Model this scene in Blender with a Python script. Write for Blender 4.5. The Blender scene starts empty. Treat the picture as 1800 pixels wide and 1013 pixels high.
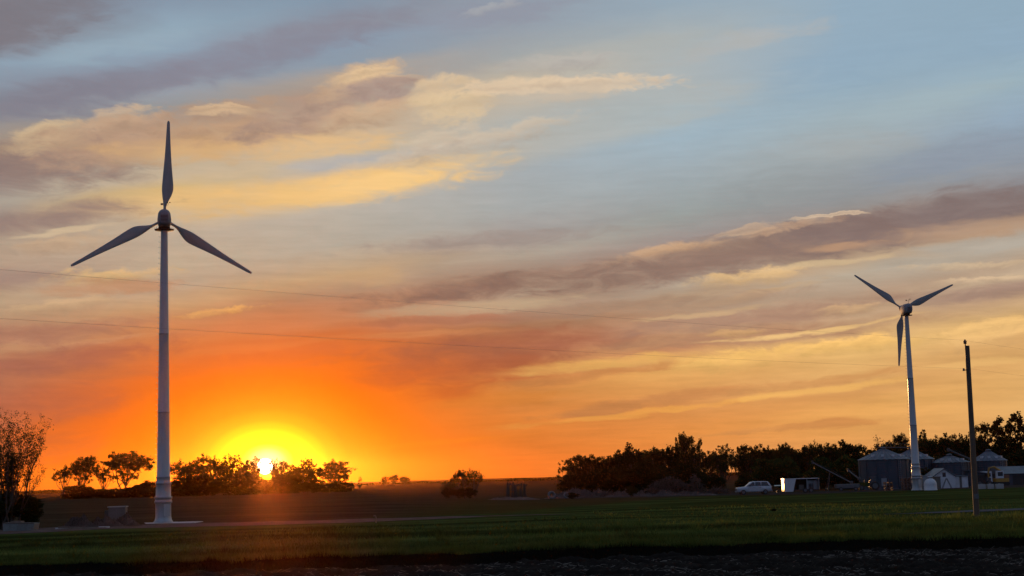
import bpy, math, random
import numpy as np
from mathutils import Vector, Matrix

random.seed(7)
S = bpy.context.scene
COL = S.collection
R = math.radians

# ------------------------------------------------------------------ camera
F = 2600.0                                   # focal length in photograph pixels (1800 wide)
PITCH, ROLL = math.atan(331.0 / F), 0.0265
CAM = Vector((0, 0, 3.0))
fw = Vector((0, math.cos(PITCH), math.sin(PITCH)))
r0, u0 = Vector((1, 0, 0)), Vector((0, -math.sin(PITCH), math.cos(PITCH)))
rt = r0 * math.cos(ROLL) - u0 * math.sin(ROLL)
up = r0 * math.sin(ROLL) + u0 * math.cos(ROLL)
cd = bpy.data.cameras.new('camera')
cam = bpy.data.objects.new('camera', cd)
COL.objects.link(cam)
cam.matrix_world = Matrix(((rt.x, up.x, -fw.x, CAM.x), (rt.y, up.y, -fw.y, CAM.y), (rt.z, up.z, -fw.z, CAM.z), (0, 0, 0, 1)))
cd.sensor_width = 36.0
cd.lens = 36.0 * F / 1800.0
cd.clip_start, cd.clip_end = 0.5, 40000.0
S.camera = cam

def ray(px, py):
    return fw * F + rt * (px - 900.0) - up * (py - 506.5)

def project(p):
    d = Vector(p) - CAM
    w = d.dot(fw)
    return 900 + F * d.dot(rt) / w, 506.5 - F * d.dot(up) / w

def azel(px, py):
    d = ray(px, py).normalized()
    return math.atan2(d.x, d.y) * F, math.asin(d.z) * F

# ------------------------------------------------------------------ view, sun
S.view_settings.view_transform = 'Standard'
S.view_settings.look = 'None'
S.view_settings.exposure = 0.0
S.view_settings.gamma = 1.0
S.view_settings.use_curve_mapping = False
S.render.engine = 'CYCLES'
S.cycles.use_denoising = True
S.cycles.max_bounces = 6
S.cycles.volume_bounces = 0
S.cycles.transparent_max_bounces = 12

SUN_PX = (466, 820)
sd = ray(*SUN_PX).normalized()
SUN_AZ, SUN_EL = math.atan2(sd.x, sd.y), math.asin(sd.z)
sl = bpy.data.lights.new('sun', 'SUN')
sl.energy = 3.0
sl.angle = R(0.5)
sl.color = (1.0, 0.50, 0.19)
sun = bpy.data.objects.new('sun', sl)
COL.objects.link(sun)
sun.rotation_euler = (-sd).to_track_quat('-Z', 'Y').to_euler()

# ------------------------------------------------------------------ node helper
def lin(c):
    return tuple((v / 255 / 12.92) if v / 255 <= 0.04045 else ((v / 255 + 0.055) / 1.055) ** 2.4 for v in c)

class G:
    """small helper to write node graphs"""
    def __init__(s, tree):
        s.t = tree
    def node(s, kind, **kw):
        n = s.t.nodes.new(kind)
        for k, v in kw.items():
            setattr(n, k, v)
        return n
    def put(s, sock, v):
        if isinstance(v, bpy.types.NodeSocket):
            s.t.links.new(v, sock)
        else:
            sock.default_value = v
    def m(s, op, a, b=None, c=None, clamp=False):
        n = s.node('ShaderNodeMath', operation=op, use_clamp=clamp)
        s.put(n.inputs[0], a)
        if b is not None: s.put(n.inputs[1], b)
        if c is not None: s.put(n.inputs[2], c)
        return n.outputs[0]
    def v(s, op, a, b=None, c=None):
        n = s.node('ShaderNodeVectorMath', operation=op)
        s.put(n.inputs[0], a)
        if b is not None: s.put(n.inputs[1], b)
        if c is not None: s.put(n.inputs[2], c)
        return n.outputs[0]
    def xyz(s, a):
        n = s.node('ShaderNodeSeparateXYZ'); s.put(n.inputs[0], a)
        return n.outputs
    def comb(s, x, y, z=0.0):
        n = s.node('ShaderNodeCombineXYZ')
        s.put(n.inputs[0], x); s.put(n.inputs[1], y); s.put(n.inputs[2], z)
        return n.outputs[0]
    def rng(s, v, a, b, c=0.0, d=1.0, smooth=False):
        n = s.node('ShaderNodeMapRange', interpolation_type='SMOOTHSTEP' if smooth else 'LINEAR', clamp=True)
        s.put(n.inputs[0], v)
        for i, q in enumerate((a, b, c, d)): s.put(n.inputs[1 + i], q)
        return n.outputs[0]
    def mix(s, f, a, b, mode='MIX'):
        n = s.node('ShaderNodeMix', data_type='RGBA', blend_type=mode)
        s.put(n.inputs[0], f)
        for sock, q in ((n.inputs[6], a), (n.inputs[7], b)):
            s.put(sock, q if isinstance(q, bpy.types.NodeSocket) else (*q[:3], 1.0))
        return n.outputs[2]
    def noise(s, vec, scale, detail=4.0, rough=0.5, dist=0.0, dim='3D'):
        n = s.node('ShaderNodeTexNoise', noise_dimensions=dim)
        s.put(n.inputs['Vector'], vec)
        n.inputs['Scale'].default_value = scale
        n.inputs['Detail'].default_value = detail
        n.inputs['Roughness'].default_value = rough
        n.inputs['Distortion'].default_value = dist
        return n
    def mapping(s, vec, loc=(0, 0, 0), rot=(0, 0, 0), scale=(1, 1, 1), kind='POINT'):
        n = s.node('ShaderNodeMapping', vector_type=kind)
        s.put(n.inputs[0], vec)
        n.inputs[1].default_value = loc
        n.inputs[2].default_value = rot
        n.inputs[3].default_value = scale
        return n.outputs[0]
    def ramp(s, fac, stops):
        n = s.node('ShaderNodeValToRGB')
        e = n.color_ramp.elements
        stops = sorted(stops, key=lambda q: q[0])
        while len(e) < len(stops): e.new(0.5)
        for i, (p, c) in enumerate(stops):
            e[i].position = p
            e[i].color = c if len(c) == 4 else (*c, 1.0)
        s.put(n.inputs[0], fac)
        return n

# ------------------------------------------------------------------ sky
def build_sky():
    w = bpy.data.worlds.new('World')
    S.world = w
    w.use_nodes = True
    nt = w.node_tree
    nt.nodes.clear()
    g = G(nt)
    tc = g.node('ShaderNodeTexCoord')
    d = tc.outputs['Generated']
    dx, dy, dz = g.xyz(d)
    A = g.m('MULTIPLY', g.m('ARCTAN2', dx, dy), F)          # azimuth and elevation, both in radians x F
    E = g.m('MULTIPLY', g.m('ARCSINE', dz), F)
    P = g.comb(A, E)
    # cloud turbulence: drawn out along the streaks, which rise to the right
    st = g.mapping(P, rot=(0, 0, -0.16), scale=(1 / 230.0, 1 / 62.0, 1))
    n1 = g.noise(st, 1.0, 4, 0.5, 0.4)
    fine = g.mapping(P, rot=(0, 0, -0.2), scale=(1 / 85.0, 1 / 26.0, 1))
    n2 = g.noise(fine, 1.0, 7, 0.64, 0.6)
    puff = g.noise(g.mapping(P, rot=(0, 0, -0.2), scale=(1 / 56.0, 1 / 27.0, 1)), 1.0, 7, 0.66, 0.4)
    w1 = g.v('MULTIPLY', g.v('SUBTRACT', n1.outputs['Color'], (0.5, 0.5, 0.5)), (80, 20, 0))
    w2 = g.v('MULTIPLY', g.v('SUBTRACT', n2.outputs['Color'], (0.5, 0.5, 0.5)), (46, 17, 0))
    w3 = g.v('MULTIPLY', g.v('SUBTRACT', puff.outputs['Color'], (0.5, 0.5, 0.5)), (34, 24, 0))
    PW = g.v('ADD', g.v('ADD', P, w1), w2)
    PS = g.v('ADD', g.v('ADD', g.v('MULTIPLY_ADD', w1, (0.35, 0.35, 0), P), w2), w3)
    A2, E2, _ = g.xyz(PW)

    # broad colours of the western sky: one ramp over height for each of seven bearings
    SL = 0.15
    cols = {
        0: [(0, 128, 126, 134), (70, 130, 126, 134), (112, 142, 160, 176), (150, 137, 146, 160), (180, 130, 130, 140), (205, 142, 142, 146),
            (240, 160, 146, 134), (262, 158, 134, 116), (292, 142, 122, 116), (322, 148, 132, 126), (350, 172, 162, 148), (390, 152, 132, 122),
            (430, 176, 156, 136), (462, 186, 162, 140), (500, 168, 142, 126), (530, 190, 165, 136), (562, 192, 158, 126), (590, 178, 130, 106),
            (615, 200, 155, 118), (642, 186, 125, 96), (700, 192, 122, 92), (760, 215, 118, 70), (800, 232, 122, 52), (850, 246, 130, 40)],
        300: [(0, 134, 150, 168), (50, 146, 168, 184), (88, 144, 163, 180), (115, 136, 140, 155), (138, 138, 138, 150), (158, 150, 156, 165),
              (186, 150, 150, 150), (205, 165, 148, 135), (245, 190, 156, 122), (268, 200, 166, 126), (290, 190, 174, 150), (312, 198, 178, 150),
              (332, 214, 182, 126), (352, 222, 186, 130), (376, 198, 180, 155), (420, 190, 175, 155), (470, 198, 180, 154), (505, 195, 175, 150),
              (540, 208, 174, 130), (562, 200, 150, 110), (592, 210, 148, 98), (622, 214, 134, 82), (662, 230, 122, 52), (720, 242, 122, 28),
              (780, 255, 130, 6), (850, 255, 140, 8)],
        600: [(0, 132, 150, 168), (45, 140, 142, 154), (72, 138, 154, 172), (110, 140, 154, 168), (130, 172, 158, 146), (165, 172, 150, 134),
              (200, 188, 166, 142), (240, 200, 174, 144), (272, 200, 180, 150), (288, 180, 176, 172), (312, 226, 190, 138), (342, 228, 194, 142),
              (368, 188, 180, 166), (430, 182, 175, 160), (482, 200, 172, 134), (512, 180, 152, 125), (532, 190, 146, 115), (560, 198, 148, 112),
              (582, 202, 128, 84), (622, 220, 122, 60), (682, 244, 122, 22), (760, 255, 136, 2), (850, 255, 135, 6)],
        900: [(0, 145, 155, 168), (50, 150, 158, 168), (100, 162, 166, 167), (145, 196, 182, 160), (172, 192, 180, 162), (222, 176, 178, 174),
              (270, 182, 177, 166), (302, 166, 172, 174), (362, 166, 170, 169), (420, 165, 155, 148), (450, 177, 164, 148), (492, 162, 134, 115),
              (520, 186, 166, 142), (546, 174, 144, 120), (572, 172, 128, 98), (602, 180, 116, 80), (632, 192, 118, 80), (658, 216, 148, 82),
              (702, 226, 150, 80), (762, 233, 142, 62), (850, 234, 124, 48)],
        1200: [(0, 150, 168, 182), (60, 170, 177, 178), (140, 174, 180, 180), (182, 170, 180, 182), (242, 160, 180, 192), (302, 160, 172, 178),
               (380, 152, 157, 154), (420, 160, 146, 140), (445, 168, 140, 120), (472, 146, 118, 104), (498, 180, 163, 144), (522, 182, 153, 125),
               (562, 180, 146, 118), (592, 196, 150, 112), (612, 196, 140, 102), (642, 228, 174, 102), (672, 226, 165, 96), (702, 216, 150, 88),
               (762, 227, 148, 74), (850, 224, 140, 76)],
        1500: [(0, 148, 172, 190), (100, 148, 172, 190), (150, 150, 173, 188), (202, 160, 177, 185), (252, 162, 171, 174), (302, 150, 156, 160),
               (342, 145, 148, 150), (366, 150, 144, 140), (384, 158, 138, 124), (404, 142, 120, 110), (432, 154, 126, 109), (462, 188, 163, 135),
               (482, 184, 169, 149), (522, 176, 147, 123), (562, 194, 160, 125), (592, 214, 170, 116), (614, 232, 186, 116), (652, 224, 174, 108),
               (692, 212, 154, 92), (722, 230, 168, 94), (850, 224, 150, 84)],
        1800: [(0, 145, 170, 188), (80, 146, 171, 190), (140, 155, 177, 188), (202, 150, 170, 187), (242, 142, 156, 170), (302, 147, 150, 156),
               (342, 132, 122, 121), (370, 136, 119, 115), (396, 176, 148, 125), (426, 180, 169, 154), (456, 184, 160, 136), (482, 196, 172, 144),
               (502, 168, 139, 122), (532, 200, 165, 125), (562, 220, 176, 114), (592, 214, 165, 106), (652, 220, 170, 105), (722, 224, 172, 105),
               (850, 224, 165, 98)],
    }
    lo, hi = -260.0, 1020.0
    tt = g.rng(g.m('MULTIPLY_ADD', A2, -SL, E2), lo, hi)
    out, prev = None, None
    for x, stops in cols.items():
        rs = []
        for (y, *c) in stops:
            a, e = azel(x, y)
            rs.append(((e - SL * a - lo) / (hi - lo), lin(c)))
        rp = g.ramp(tt, rs).outputs[0]
        a = azel(x, 450)[0]
        if out is None:
            out = rp
        else:
            out = g.mix(g.rng(A2, prev, a), out, rp)
        prev = a

    # individual clouds: (x0, y0, x1, y1, half width, colour, opacity, bow, softness of the lower side, edge noise)
    sn, fn = n1.outputs[0], n2.outputs[0]
    pn = puff.outputs[0]
    clouds = [
        (-190, 110, 210, -25, 46, (124, 120, 128), .75, 0, 1.0, 0),
        (-80, 196, 330, 128, 24, (131, 129, 141), .8, 0, .8, 0),
        (240, 140, 720, 14, 24, (137, 136, 149), .75, 0, .8, 0),
        (60, 105, 330, 60, 14, (152, 172, 186), .7, 0, 1, 0),
        (720, 44, 1000, 4, 20, (146, 149, 163), .6, 0, 1, 0),
        (810, 30, 900, 8, 6, (172, 172, 172), .5, 0, 1, 1),
        # long cumulus bank, upper left
        (-60, 296, 300, 244, 34, (142, 121, 114), .8, 0, .7, 0),
        (20, 244, 170, 224, 15, (206, 178, 140), .8, 6, .7, 1),
        (60, 262, 300, 226, 24, (178, 146, 122), .7, 0, .7, 1),
        (150, 212, 260, 192, 12, (200, 172, 142), .8, 6, .6, 1),
        (150, 236, 300, 216, 18, (184, 152, 126), .8, 0, .7, 1),
        (320, 204, 500, 196, 18, (176, 146, 122), .85, 0, .6, 1),
        (335, 189, 440, 186, 5, (210, 178, 142), .75, 6, .6, 1),
        (430, 196, 510, 198, 6, (190, 162, 134), .55, 0, .6, 1),
        (180, 272, 560, 246, 17, (214, 172, 122), .8, 0, .8, 0),
        (300, 238, 560, 226, 16, (188, 152, 120), .6, 0, .8, 1),
        (430, 240, 690, 136, 20, (170, 143, 126), .9, 0, .8, 1),
        (560, 150, 720, 112, 16, (204, 172, 138), .75, 10, .7, 1),
        (590, 132, 715, 118, 8, (222, 190, 148), .75, 8, .7, 1),
        (600, 168, 730, 146, 15, (166, 144, 134), .85, 0, .8, 1),
        (430, 268, 700, 240, 17, (226, 188, 138), .8, -4, .8, 0),
        (560, 222, 720, 190, 18, (206, 172, 138), .7, 0, 1, 1),
        (470, 294, 680, 274, 9, (178, 177, 176), .6, 0, 1, 0),
        (725, 158, 830, 142, 15, (218, 190, 152), .75, 8, .7, 1),
        (735, 190, 860, 178, 20, (216, 190, 152), .75, 0, .9, 1),
        (800, 156, 1170, 142, 11, (222, 196, 164), .8, 3, 1.1, 1),
        (870, 178, 1110, 152, 14, (202, 186, 166), .6, 0, 1.3, 0),
        (900, 120, 1080, 106, 12, (186, 178, 170), .5, 0, 1, 1),
        # sunlit band below it
        (200, 362, 640, 330, 22, (230, 188, 126), .75, 0, .9, 0),
        (420, 352, 880, 286, 21, (244, 200, 132), .85, -6, .8, 0),
        (560, 336, 760, 308, 10, (250, 206, 138), .6, 0, .8, 0),
        (640, 292, 990, 214, 15, (208, 188, 162), .65, 0, 1, 1),
        (690, 262, 840, 226, 10, (212, 192, 166), .5, 0, 1, 1),
        (930, 266, 1280, 188, 12, (178, 182, 180), .6, 0, 1, 0),
        (1080, 230, 1220, 205, 14, (170, 180, 182), .5, 0, 1, 0),
        # left edge
        (-60, 400, 280, 354, 15, (150, 129, 121), .8, 0, .8, 0),
        (20, 420, 200, 396, 4.5, (214, 190, 156), .7, 0, 1, 0),
        (40, 440, 190, 424, 12, (200, 168, 134), .6, 0, 1, 1),
        (-60, 500, 120, 486, 14, (164, 140, 128), .6, 0, 1, 0),
        (110, 492, 290, 480, 11, (226, 188, 130), .8, 0, 1, 1),
        (60, 512, 300, 500, 11, (196, 150, 114), .7, 0, 1, 0),
        (20, 550, 200, 530, 10, (212, 180, 138), .6, 0, 1, 1),
        (-60, 604, 240, 570, 14, (176, 128, 108), .7, 0, 1, 0),
        (0, 622, 280, 586, 5, (212, 168, 126), .6, 0, 1, 0),
        (325, 556, 460, 540, 5, (236, 192, 118), .85, 0, 1, 1),
        (300, 585, 560, 560, 9, (206, 146, 108), .6, 0, 1, 0),
        (40, 660, 300, 636, 18, (192, 124, 92), .5, 0, 1, 0),
        # middle
        (640, 442, 1080, 402, 12, (158, 146, 139), .7, 0, 1, 0),
        (620, 532, 1240, 464, 17, (142, 116, 103), .95, 0, .9, 0),
        (600, 492, 720, 486, 14, (212, 178, 132), .4, 0, 1, 0),
        (640, 552, 1010, 528, 9, (196, 172, 140), .7, 0, 1, 0),
        (600, 572, 1000, 552, 7, (180, 126, 100), .7, 0, 1, 0),
        (900, 556, 1240, 522, 10, (168, 138, 115), .7, 0, 1, 0),
        (560, 596, 900, 582, 5, (214, 150, 100), .6, 0, 1, 0),
        (640, 632, 1100, 596, 26, (172, 110, 84), .92, 0, 1.1, 0),
        (600, 668, 980, 646, 24, (186, 108, 72), .75, 0, 1.1, 0),
        # dusky veils over the glow
        (-80, 652, 300, 606, 20, (176, 116, 98), .8, 0, 1, 0),
        (-80, 728, 230, 694, 26, (188, 114, 88), .75, 0, 1, 0),
        (-80, 800, 180, 776, 22, (202, 114, 74), .6, 0, 1, 0),
        (300, 650, 680, 604, 16, (198, 118, 82), .6, 0, 1, 0),
        (330, 620, 560, 598, 6, (218, 146, 96), .5, 0, 1, 0),
        (700, 700, 900, 672, 14, (206, 112, 62), .6, 0, 1, 0),
        # big bank on the right
        (1060, 478, 1560, 408, 28, (142, 117, 105), .95, 0, 1, 0),
        (1380, 430, 1860, 336, 28, (132, 115, 112), .92, 0, .9, 0),
        (1360, 408, 1640, 392, 20, (134, 113, 107), .8, 6, .8, 0),
        (1090, 456, 1260, 424, 9, (206, 166, 128), .75, 2, 1, 1),
        (1255, 414, 1370, 390, 5, (200, 168, 138), .6, 3, .9, 1),
        (1320, 408, 1450, 386, 6, (196, 160, 130), .6, 2, .9, 1),
        (1385, 382, 1530, 373, 2.4, (214, 186, 156), .75, 2, .9, 1),
        (1400, 440, 1560, 424, 6, (190, 150, 118), .7, 0, 1, 0),
        (1560, 416, 1840, 392, 13, (186, 152, 124), .7, 0, 1, 0),
        (1600, 444, 1840, 420, 9, (182, 172, 158), .7, 0, 1, 0),
        (1230, 496, 1420, 476, 10, (228, 188, 132), .8, 0, 1, 1),
        (1350, 476, 1560, 452, 5, (212, 184, 144), .7, 0, 1, 0),
        (1520, 470, 1700, 458, 8, (178, 166, 150), .5, 0, 1, 0),
        (1600, 472, 1840, 462, 5, (208, 180, 144), .6, 0, 1, 1),
        (1560, 530, 1840, 504, 12, (164, 134, 118), .75, 0, 1, 0),
        (1660, 496, 1840, 484, 5, (212, 182, 146), .7, 0, 1, 1),
        (1200, 540, 1440, 496, 5, (206, 168, 124), .6, 0, 1, 0),
        (1120, 548, 1420, 508, 8, (174, 144, 120), .7, 0, 1, 0),
        (1100, 580, 1580, 524, 14, (170, 134, 112), .85, 0, 1, 0),
        (1130, 562, 1360, 534, 4, (212, 176, 132), .6, 0, 1, 0),
        (1060, 610, 1620, 560, 13, (178, 134, 104), .85, 0, 1, 0),
        (1250, 604, 1600, 558, 4, (240, 196, 130), .8, -3, 1, 0),
        (1240, 590, 1340, 582, 5, (214, 168, 112), .6, 0, 1, 1),
        (1440, 548, 1560, 534, 6, (214, 174, 128), .6, 0, 1, 1),
        # yellow wisps low on the right
        (900, 650, 1220, 622, 9, (236, 182, 104), .8, 3, 1, 0),
        (1200, 646, 1440, 616, 12, (246, 194, 110), .75, 0, 1, 1),
        (1400, 620, 1580, 596, 12, (248, 196, 114), .85, 4, 1, 1),
        (860, 680, 1190, 640, 7, (206, 142, 84), .75, 0, 1, 0),
        (960, 728, 1330, 676, 9, (204, 140, 84), .8, 3, .9, 0),
        (1280, 690, 1600, 652, 7, (206, 148, 90), .75, 0, .9, 0),
        (880, 752, 1330, 702, 5, (240, 170, 84), .7, 0, 1, 0),
        (1300, 704, 1600, 668, 5, (244, 186, 102), .6, 0, 1, 0),
        (1240, 762, 1560, 736, 5, (212, 144, 82), .75, 2, 1, 0),
        (760, 714, 1000, 690, 10, (226, 146, 66), .5, 0, 1, 0),
        (640, 790, 900, 768, 5, (252, 152, 40), .4, 0, 1, 0),
        (1640, 594, 1840, 562, 10, (242, 194, 124), .8, 4, .7, 1),
        (1620, 616, 1840, 590, 12, (222, 176, 116), .5, 0, 1, 1),
        (1620, 650, 1840, 628, 5, (238, 188, 116), .5, 0, 1, 0),
        # thin veils, upper right
        (1180, 100, 1440, 36, 16, (182, 181, 178), .6, 4, 1, 0),
        (1050, 96, 1300, 62, 20, (172, 176, 174), .5, 0, 1, 0),
        (1150, 180, 1330, 150, 16, (178, 181, 179), .5, 0, 1, 0),
        (1350, 150, 1640, 70, 30, (146, 171, 190), .6, 0, 1, 0),
        (1500, 215, 1780, 140, 22, (164, 181, 187), .5, 0, 1, 0),
        (1340, 262, 1640, 246, 18, (166, 170, 170), .5, 0, 1, 0),
        (1520, 320, 1840, 240, 26, (144, 154, 168), .65, 0, 1, 0),
        (1250, 345, 1500, 318, 24, (150, 155, 156), .5, 0, 1, 0),
    ]
    for (x0, y0, x1, y1, hw, c, op, bow, low, puffy) in clouds:
        a0, e0 = azel(x0, y0)
        a1, e1 = azel(x1, y1)
        L = math.hypot(a1 - a0, e1 - e0) / 2
        ang = math.atan2(e1 - e0, a1 - a0)
        src = g.v('MULTIPLY_ADD', out, (1e-7, 1e-7, 0), PS if puffy else PW)   # keeps the clouds evaluated one after another
        q = g.mapping(src, loc=((a0 + a1) / 2, (e0 + e1) / 2, 0), rot=(0, 0, ang), scale=(L * 1.12, hw * 1.35, 1), kind='TEXTURE')
        a, b, _ = g.xyz(q)
        a2 = g.m('MULTIPLY', a, a)
        if bow:
            b = g.m('MULTIPLY_ADD', a2, bow / hw, b)
        if low != 1:
            b = g.m('MAXIMUM', b, g.m('MULTIPLY', b, -low))
        r2 = g.m('MULTIPLY_ADD', b, b, a2)
        if puffy:
            r2 = g.m('MULTIPLY_ADD', g.m('SUBTRACT', pn, 0.5), 4.4, r2)
            mk = g.rng(r2, 1.65, g.rng(b, -.5, .45, -.7, .15), 0.0, op, True)
        else:
            r2 = g.m('MULTIPLY_ADD', g.m('SUBTRACT', fn, 0.5), 3.2, r2)
            mk = g.rng(r2, 1.35, -0.05 if hw < 12 else -0.35, 0.0, min(1.0, op * 1.1), True)
        cc = lin(c)
        if puffy:                       # sunlit crest, greyer underside
            cc = g.mix(g.rng(g.m('MULTIPLY_ADD', g.m('SUBTRACT', pn, 0.5), 3.0, b), 0.5, -0.9), tuple(v * 1.08 for v in cc), (cc[0] * .70, cc[1] * .70, cc[2] * .76))
        out = g.mix(mk, out, cc)
    # fibrous texture over everything
    fib = g.noise(g.v('ADD', g.mapping(P, rot=(0, 0, -0.2), scale=(1 / 130.0, 1 / 9.0, 1)), g.v('MULTIPLY', n2.outputs['Color'], (0.5, 1.6, 0))), 1.0, 5, 0.62).outputs[0]
    veil = g.m('ADD', g.m('MULTIPLY', g.m('SUBTRACT', fn, 0.5), 0.2), g.m('MULTIPLY', g.m('SUBTRACT', fib, 0.5), 0.22))
    band = g.noise(g.v('ADD', g.mapping(P, rot=(0, 0, -0.17), scale=(1 / 330.0, 1 / 21.0, 1)), g.v('MULTIPLY', n1.outputs['Color'], (0.4, 1.2, 0))), 1.0, 3, 0.55).outputs[0]
    veil = g.m('ADD', veil, g.m('MULTIPLY', g.m('SUBTRACT', band, 0.5), g.rng(E, 470, 300, 0.0, 0.42)))
    veil = g.m('MULTIPLY', veil, g.rng(E, 780, 420, 0.25, 1.0))
    sa, se = azel(*SUN_PX)
    near_sun = g.m('SQRT', g.m('ADD', g.m('POWER', g.m('MULTIPLY', g.m('SUBTRACT', A, sa), 1 / 420.0), 2.0),
                               g.m('POWER', g.m('MULTIPLY', g.m('SUBTRACT', E, se), 1 / 230.0), 2.0)))
    veil = g.m('MULTIPLY', veil, g.rng(near_sun, 0.55, 1.25, 0.12, 1.0, True))
    out = g.mix(1.0, out, g.comb(*[g.m('ADD', veil, 1.0)] * 3), 'MULTIPLY')
    out = g.mix(1.0, out, g.comb(*[g.rng(near_sun, 0.3, 2.3, q, 1.0, True) for q in (0.68, 0.58, 0.5)]), 'MULTIPLY')
    # aureole round the low sun, drawn wide along the horizon
    su = g.m('SUBTRACT', A, g.m('ADD', sa, 4.0))
    sv0 = g.m('SUBTRACT', E, se)
    sv = g.m('SUBTRACT', sv0, 9.0)
    rr = g.m('SQRT', g.m('ADD', g.m('POWER', g.m('MULTIPLY', su, 1 / 1.5), 2.0), g.m('POWER', sv, 2.0)))
    glow = g.ramp(g.m('MULTIPLY', rr, 1 / 300.0), [
        (0.0, (1.0, .95, 0.62, 1)), (14 / 300, (1.0, 0.92, 0.34, 1)), (23 / 300, (.95, 0.88, 0.08, 1)), (30 / 300, (.9, 0.85, 0.0, 1)), (48 / 300, (.9, 0.78, 0.0, 1)),
        (58 / 300, (.9, 0.5, 0.0, 1)), (70 / 300, (.9, 0.32, 0.0, 1)), (92 / 300, (.85, 0.21, 0.0, 0.95)),
        (150 / 300, (0.75, 0.145, 0.0, 0.62)), (200 / 300, (0.7, 0.13, 0.006, 0.28)), (1.0, (0.6, 0.13, 0.015, 0.0))])
    out = g.mix(glow.outputs[1], out, glow.outputs[0])
    ang = g.m('SQRT', g.m('ADD', g.m('POWER', g.m('SUBTRACT', A, sa), 2.0), g.m('POWER', sv0, 2.0)))
    disc = g.rng(ang, 14.0, 11.5, 0.0, 1.0, True)
    out = g.mix(disc, out, (14.0, 12.5, 9.0))
    # the rest of the dome: Nishita overhead, dim blue dusk behind the camera
    ns = g.node('ShaderNodeTexSky', sky_type='NISHITA', sun_disc=False)
    ns.sun_elevation = SUN_EL
    ns.sun_rotation = SUN_AZ
    ns.dust_density = 2.0
    high = g.mix(0.5, g.mix(1.0, ns.outputs[0], (0.08, 0.08, 0.08), 'MULTIPLY'), lin((122, 136, 158)))
    east = g.mix(g.rng(dz, 0.0, 0.5), lin((92, 104, 130)), lin((106, 123, 156)))
    out = g.mix(g.rng(dz, 0.42, 0.75, 0, 1, True), out, high)
    out = g.mix(g.rng(dy, 0.35, -0.45, 0, 1, True), out, east)
    bg = g.node('ShaderNodeBackground')
    g.put(bg.inputs[0], out)
    bg.inputs[1].default_value = 1.0
    wo = g.node('ShaderNodeOutputWorld')
    nt.links.new(bg.outputs[0], wo.inputs[0])

build_sky()

# ------------------------------------------------------------------ materials
def mat(name, build):
    m = bpy.data.materials.new(name)
    m.use_nodes = True
    m.node_tree.nodes.clear()
    g = G(m.node_tree)
    o = g.node('ShaderNodeOutputMaterial')
    m.node_tree.links.new(build(g), o.inputs[0])
    return m

def pbr(g, color, rough=0.6, metal=0.0, bump=None, strength=0.3, dist=0.02, spec=0.5, coat=0.0):
    b = g.node('ShaderNodeBsdfPrincipled')
    g.put(b.inputs['Base Color'], color if isinstance(color, bpy.types.NodeSocket) else (*color, 1))
    g.put(b.inputs['Roughness'], rough)
    g.put(b.inputs['Metallic'], metal)
    g.put(b.inputs['Specular IOR Level'], spec)
    if coat:
        b.inputs['Coat Weight'].default_value = coat
        b.inputs['Coat Roughness'].default_value = 0.2
    if bump is not None:
        bn = g.node('ShaderNodeBump')
        bn.inputs['Strength'].default_value = strength
        bn.inputs['Distance'].default_value = dist
        g.put(bn.inputs['Height'], bump)
        g.t.links.new(bn.outputs[0], b.inputs['Normal'])
    return b.outputs[0]

def obj_co(g):
    return g.node('ShaderNodeTexCoord').outputs['Object']

def weathered(name, c, c2, scale=1.5, rough=0.55, metal=0.0, stretch=(1, 1, 1), amount=0.6, spec=0.5, coat=0.0, bump=0.0):
    """paint, metal, wood or concrete with patchy wear of its own"""
    def b(g):
        co = g.mapping(obj_co(g), scale=stretch)
        n = g.noise(co, scale, 6, 0.65).outputs[0]
        f = g.rng(n, 0.45, 0.72, 0, amount)
        n2 = g.noise(co, scale * 9, 3, 0.6).outputs[0]
        col = g.mix(f, c, c2)
        col = g.mix(g.rng(n2, 0.35, 0.8, 0, 0.25), col, tuple(v * 0.6 for v in c2))
        return pbr(g, col, g.rng(n, 0.3, 0.7, rough - 0.08, min(1, rough + 0.12)), metal, n2 if bump else None, bump, 0.02, spec, coat)
    return mat(name, b)

def leafy(name, c, c2, trans=0.35, scale=0.35):
    def b(g):
        n = g.noise(obj_co(g), scale, 3, 0.6).outputs[0]
        oi = g.node('ShaderNodeObjectInfo').outputs['Random']
        col = g.mix(g.rng(n, 0.35, 0.65), c, c2)
        col = g.mix(1.0, col, g.comb(*[g.rng(oi, 0, 1, 0.75, 1.2)] * 3), 'MULTIPLY')
        d = g.node('ShaderNodeBsdfDiffuse'); g.put(d.inputs[0], col)
        t = g.node('ShaderNodeBsdfTranslucent'); g.put(t.inputs[0], col)
        mx = g.node('ShaderNodeMixShader'); mx.inputs[0].default_value = trans
        g.t.links.new(d.outputs[0], mx.inputs[1]); g.t.links.new(t.outputs[0], mx.inputs[2])
        return mx.outputs[0]
    return mat(name, b)

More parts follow.
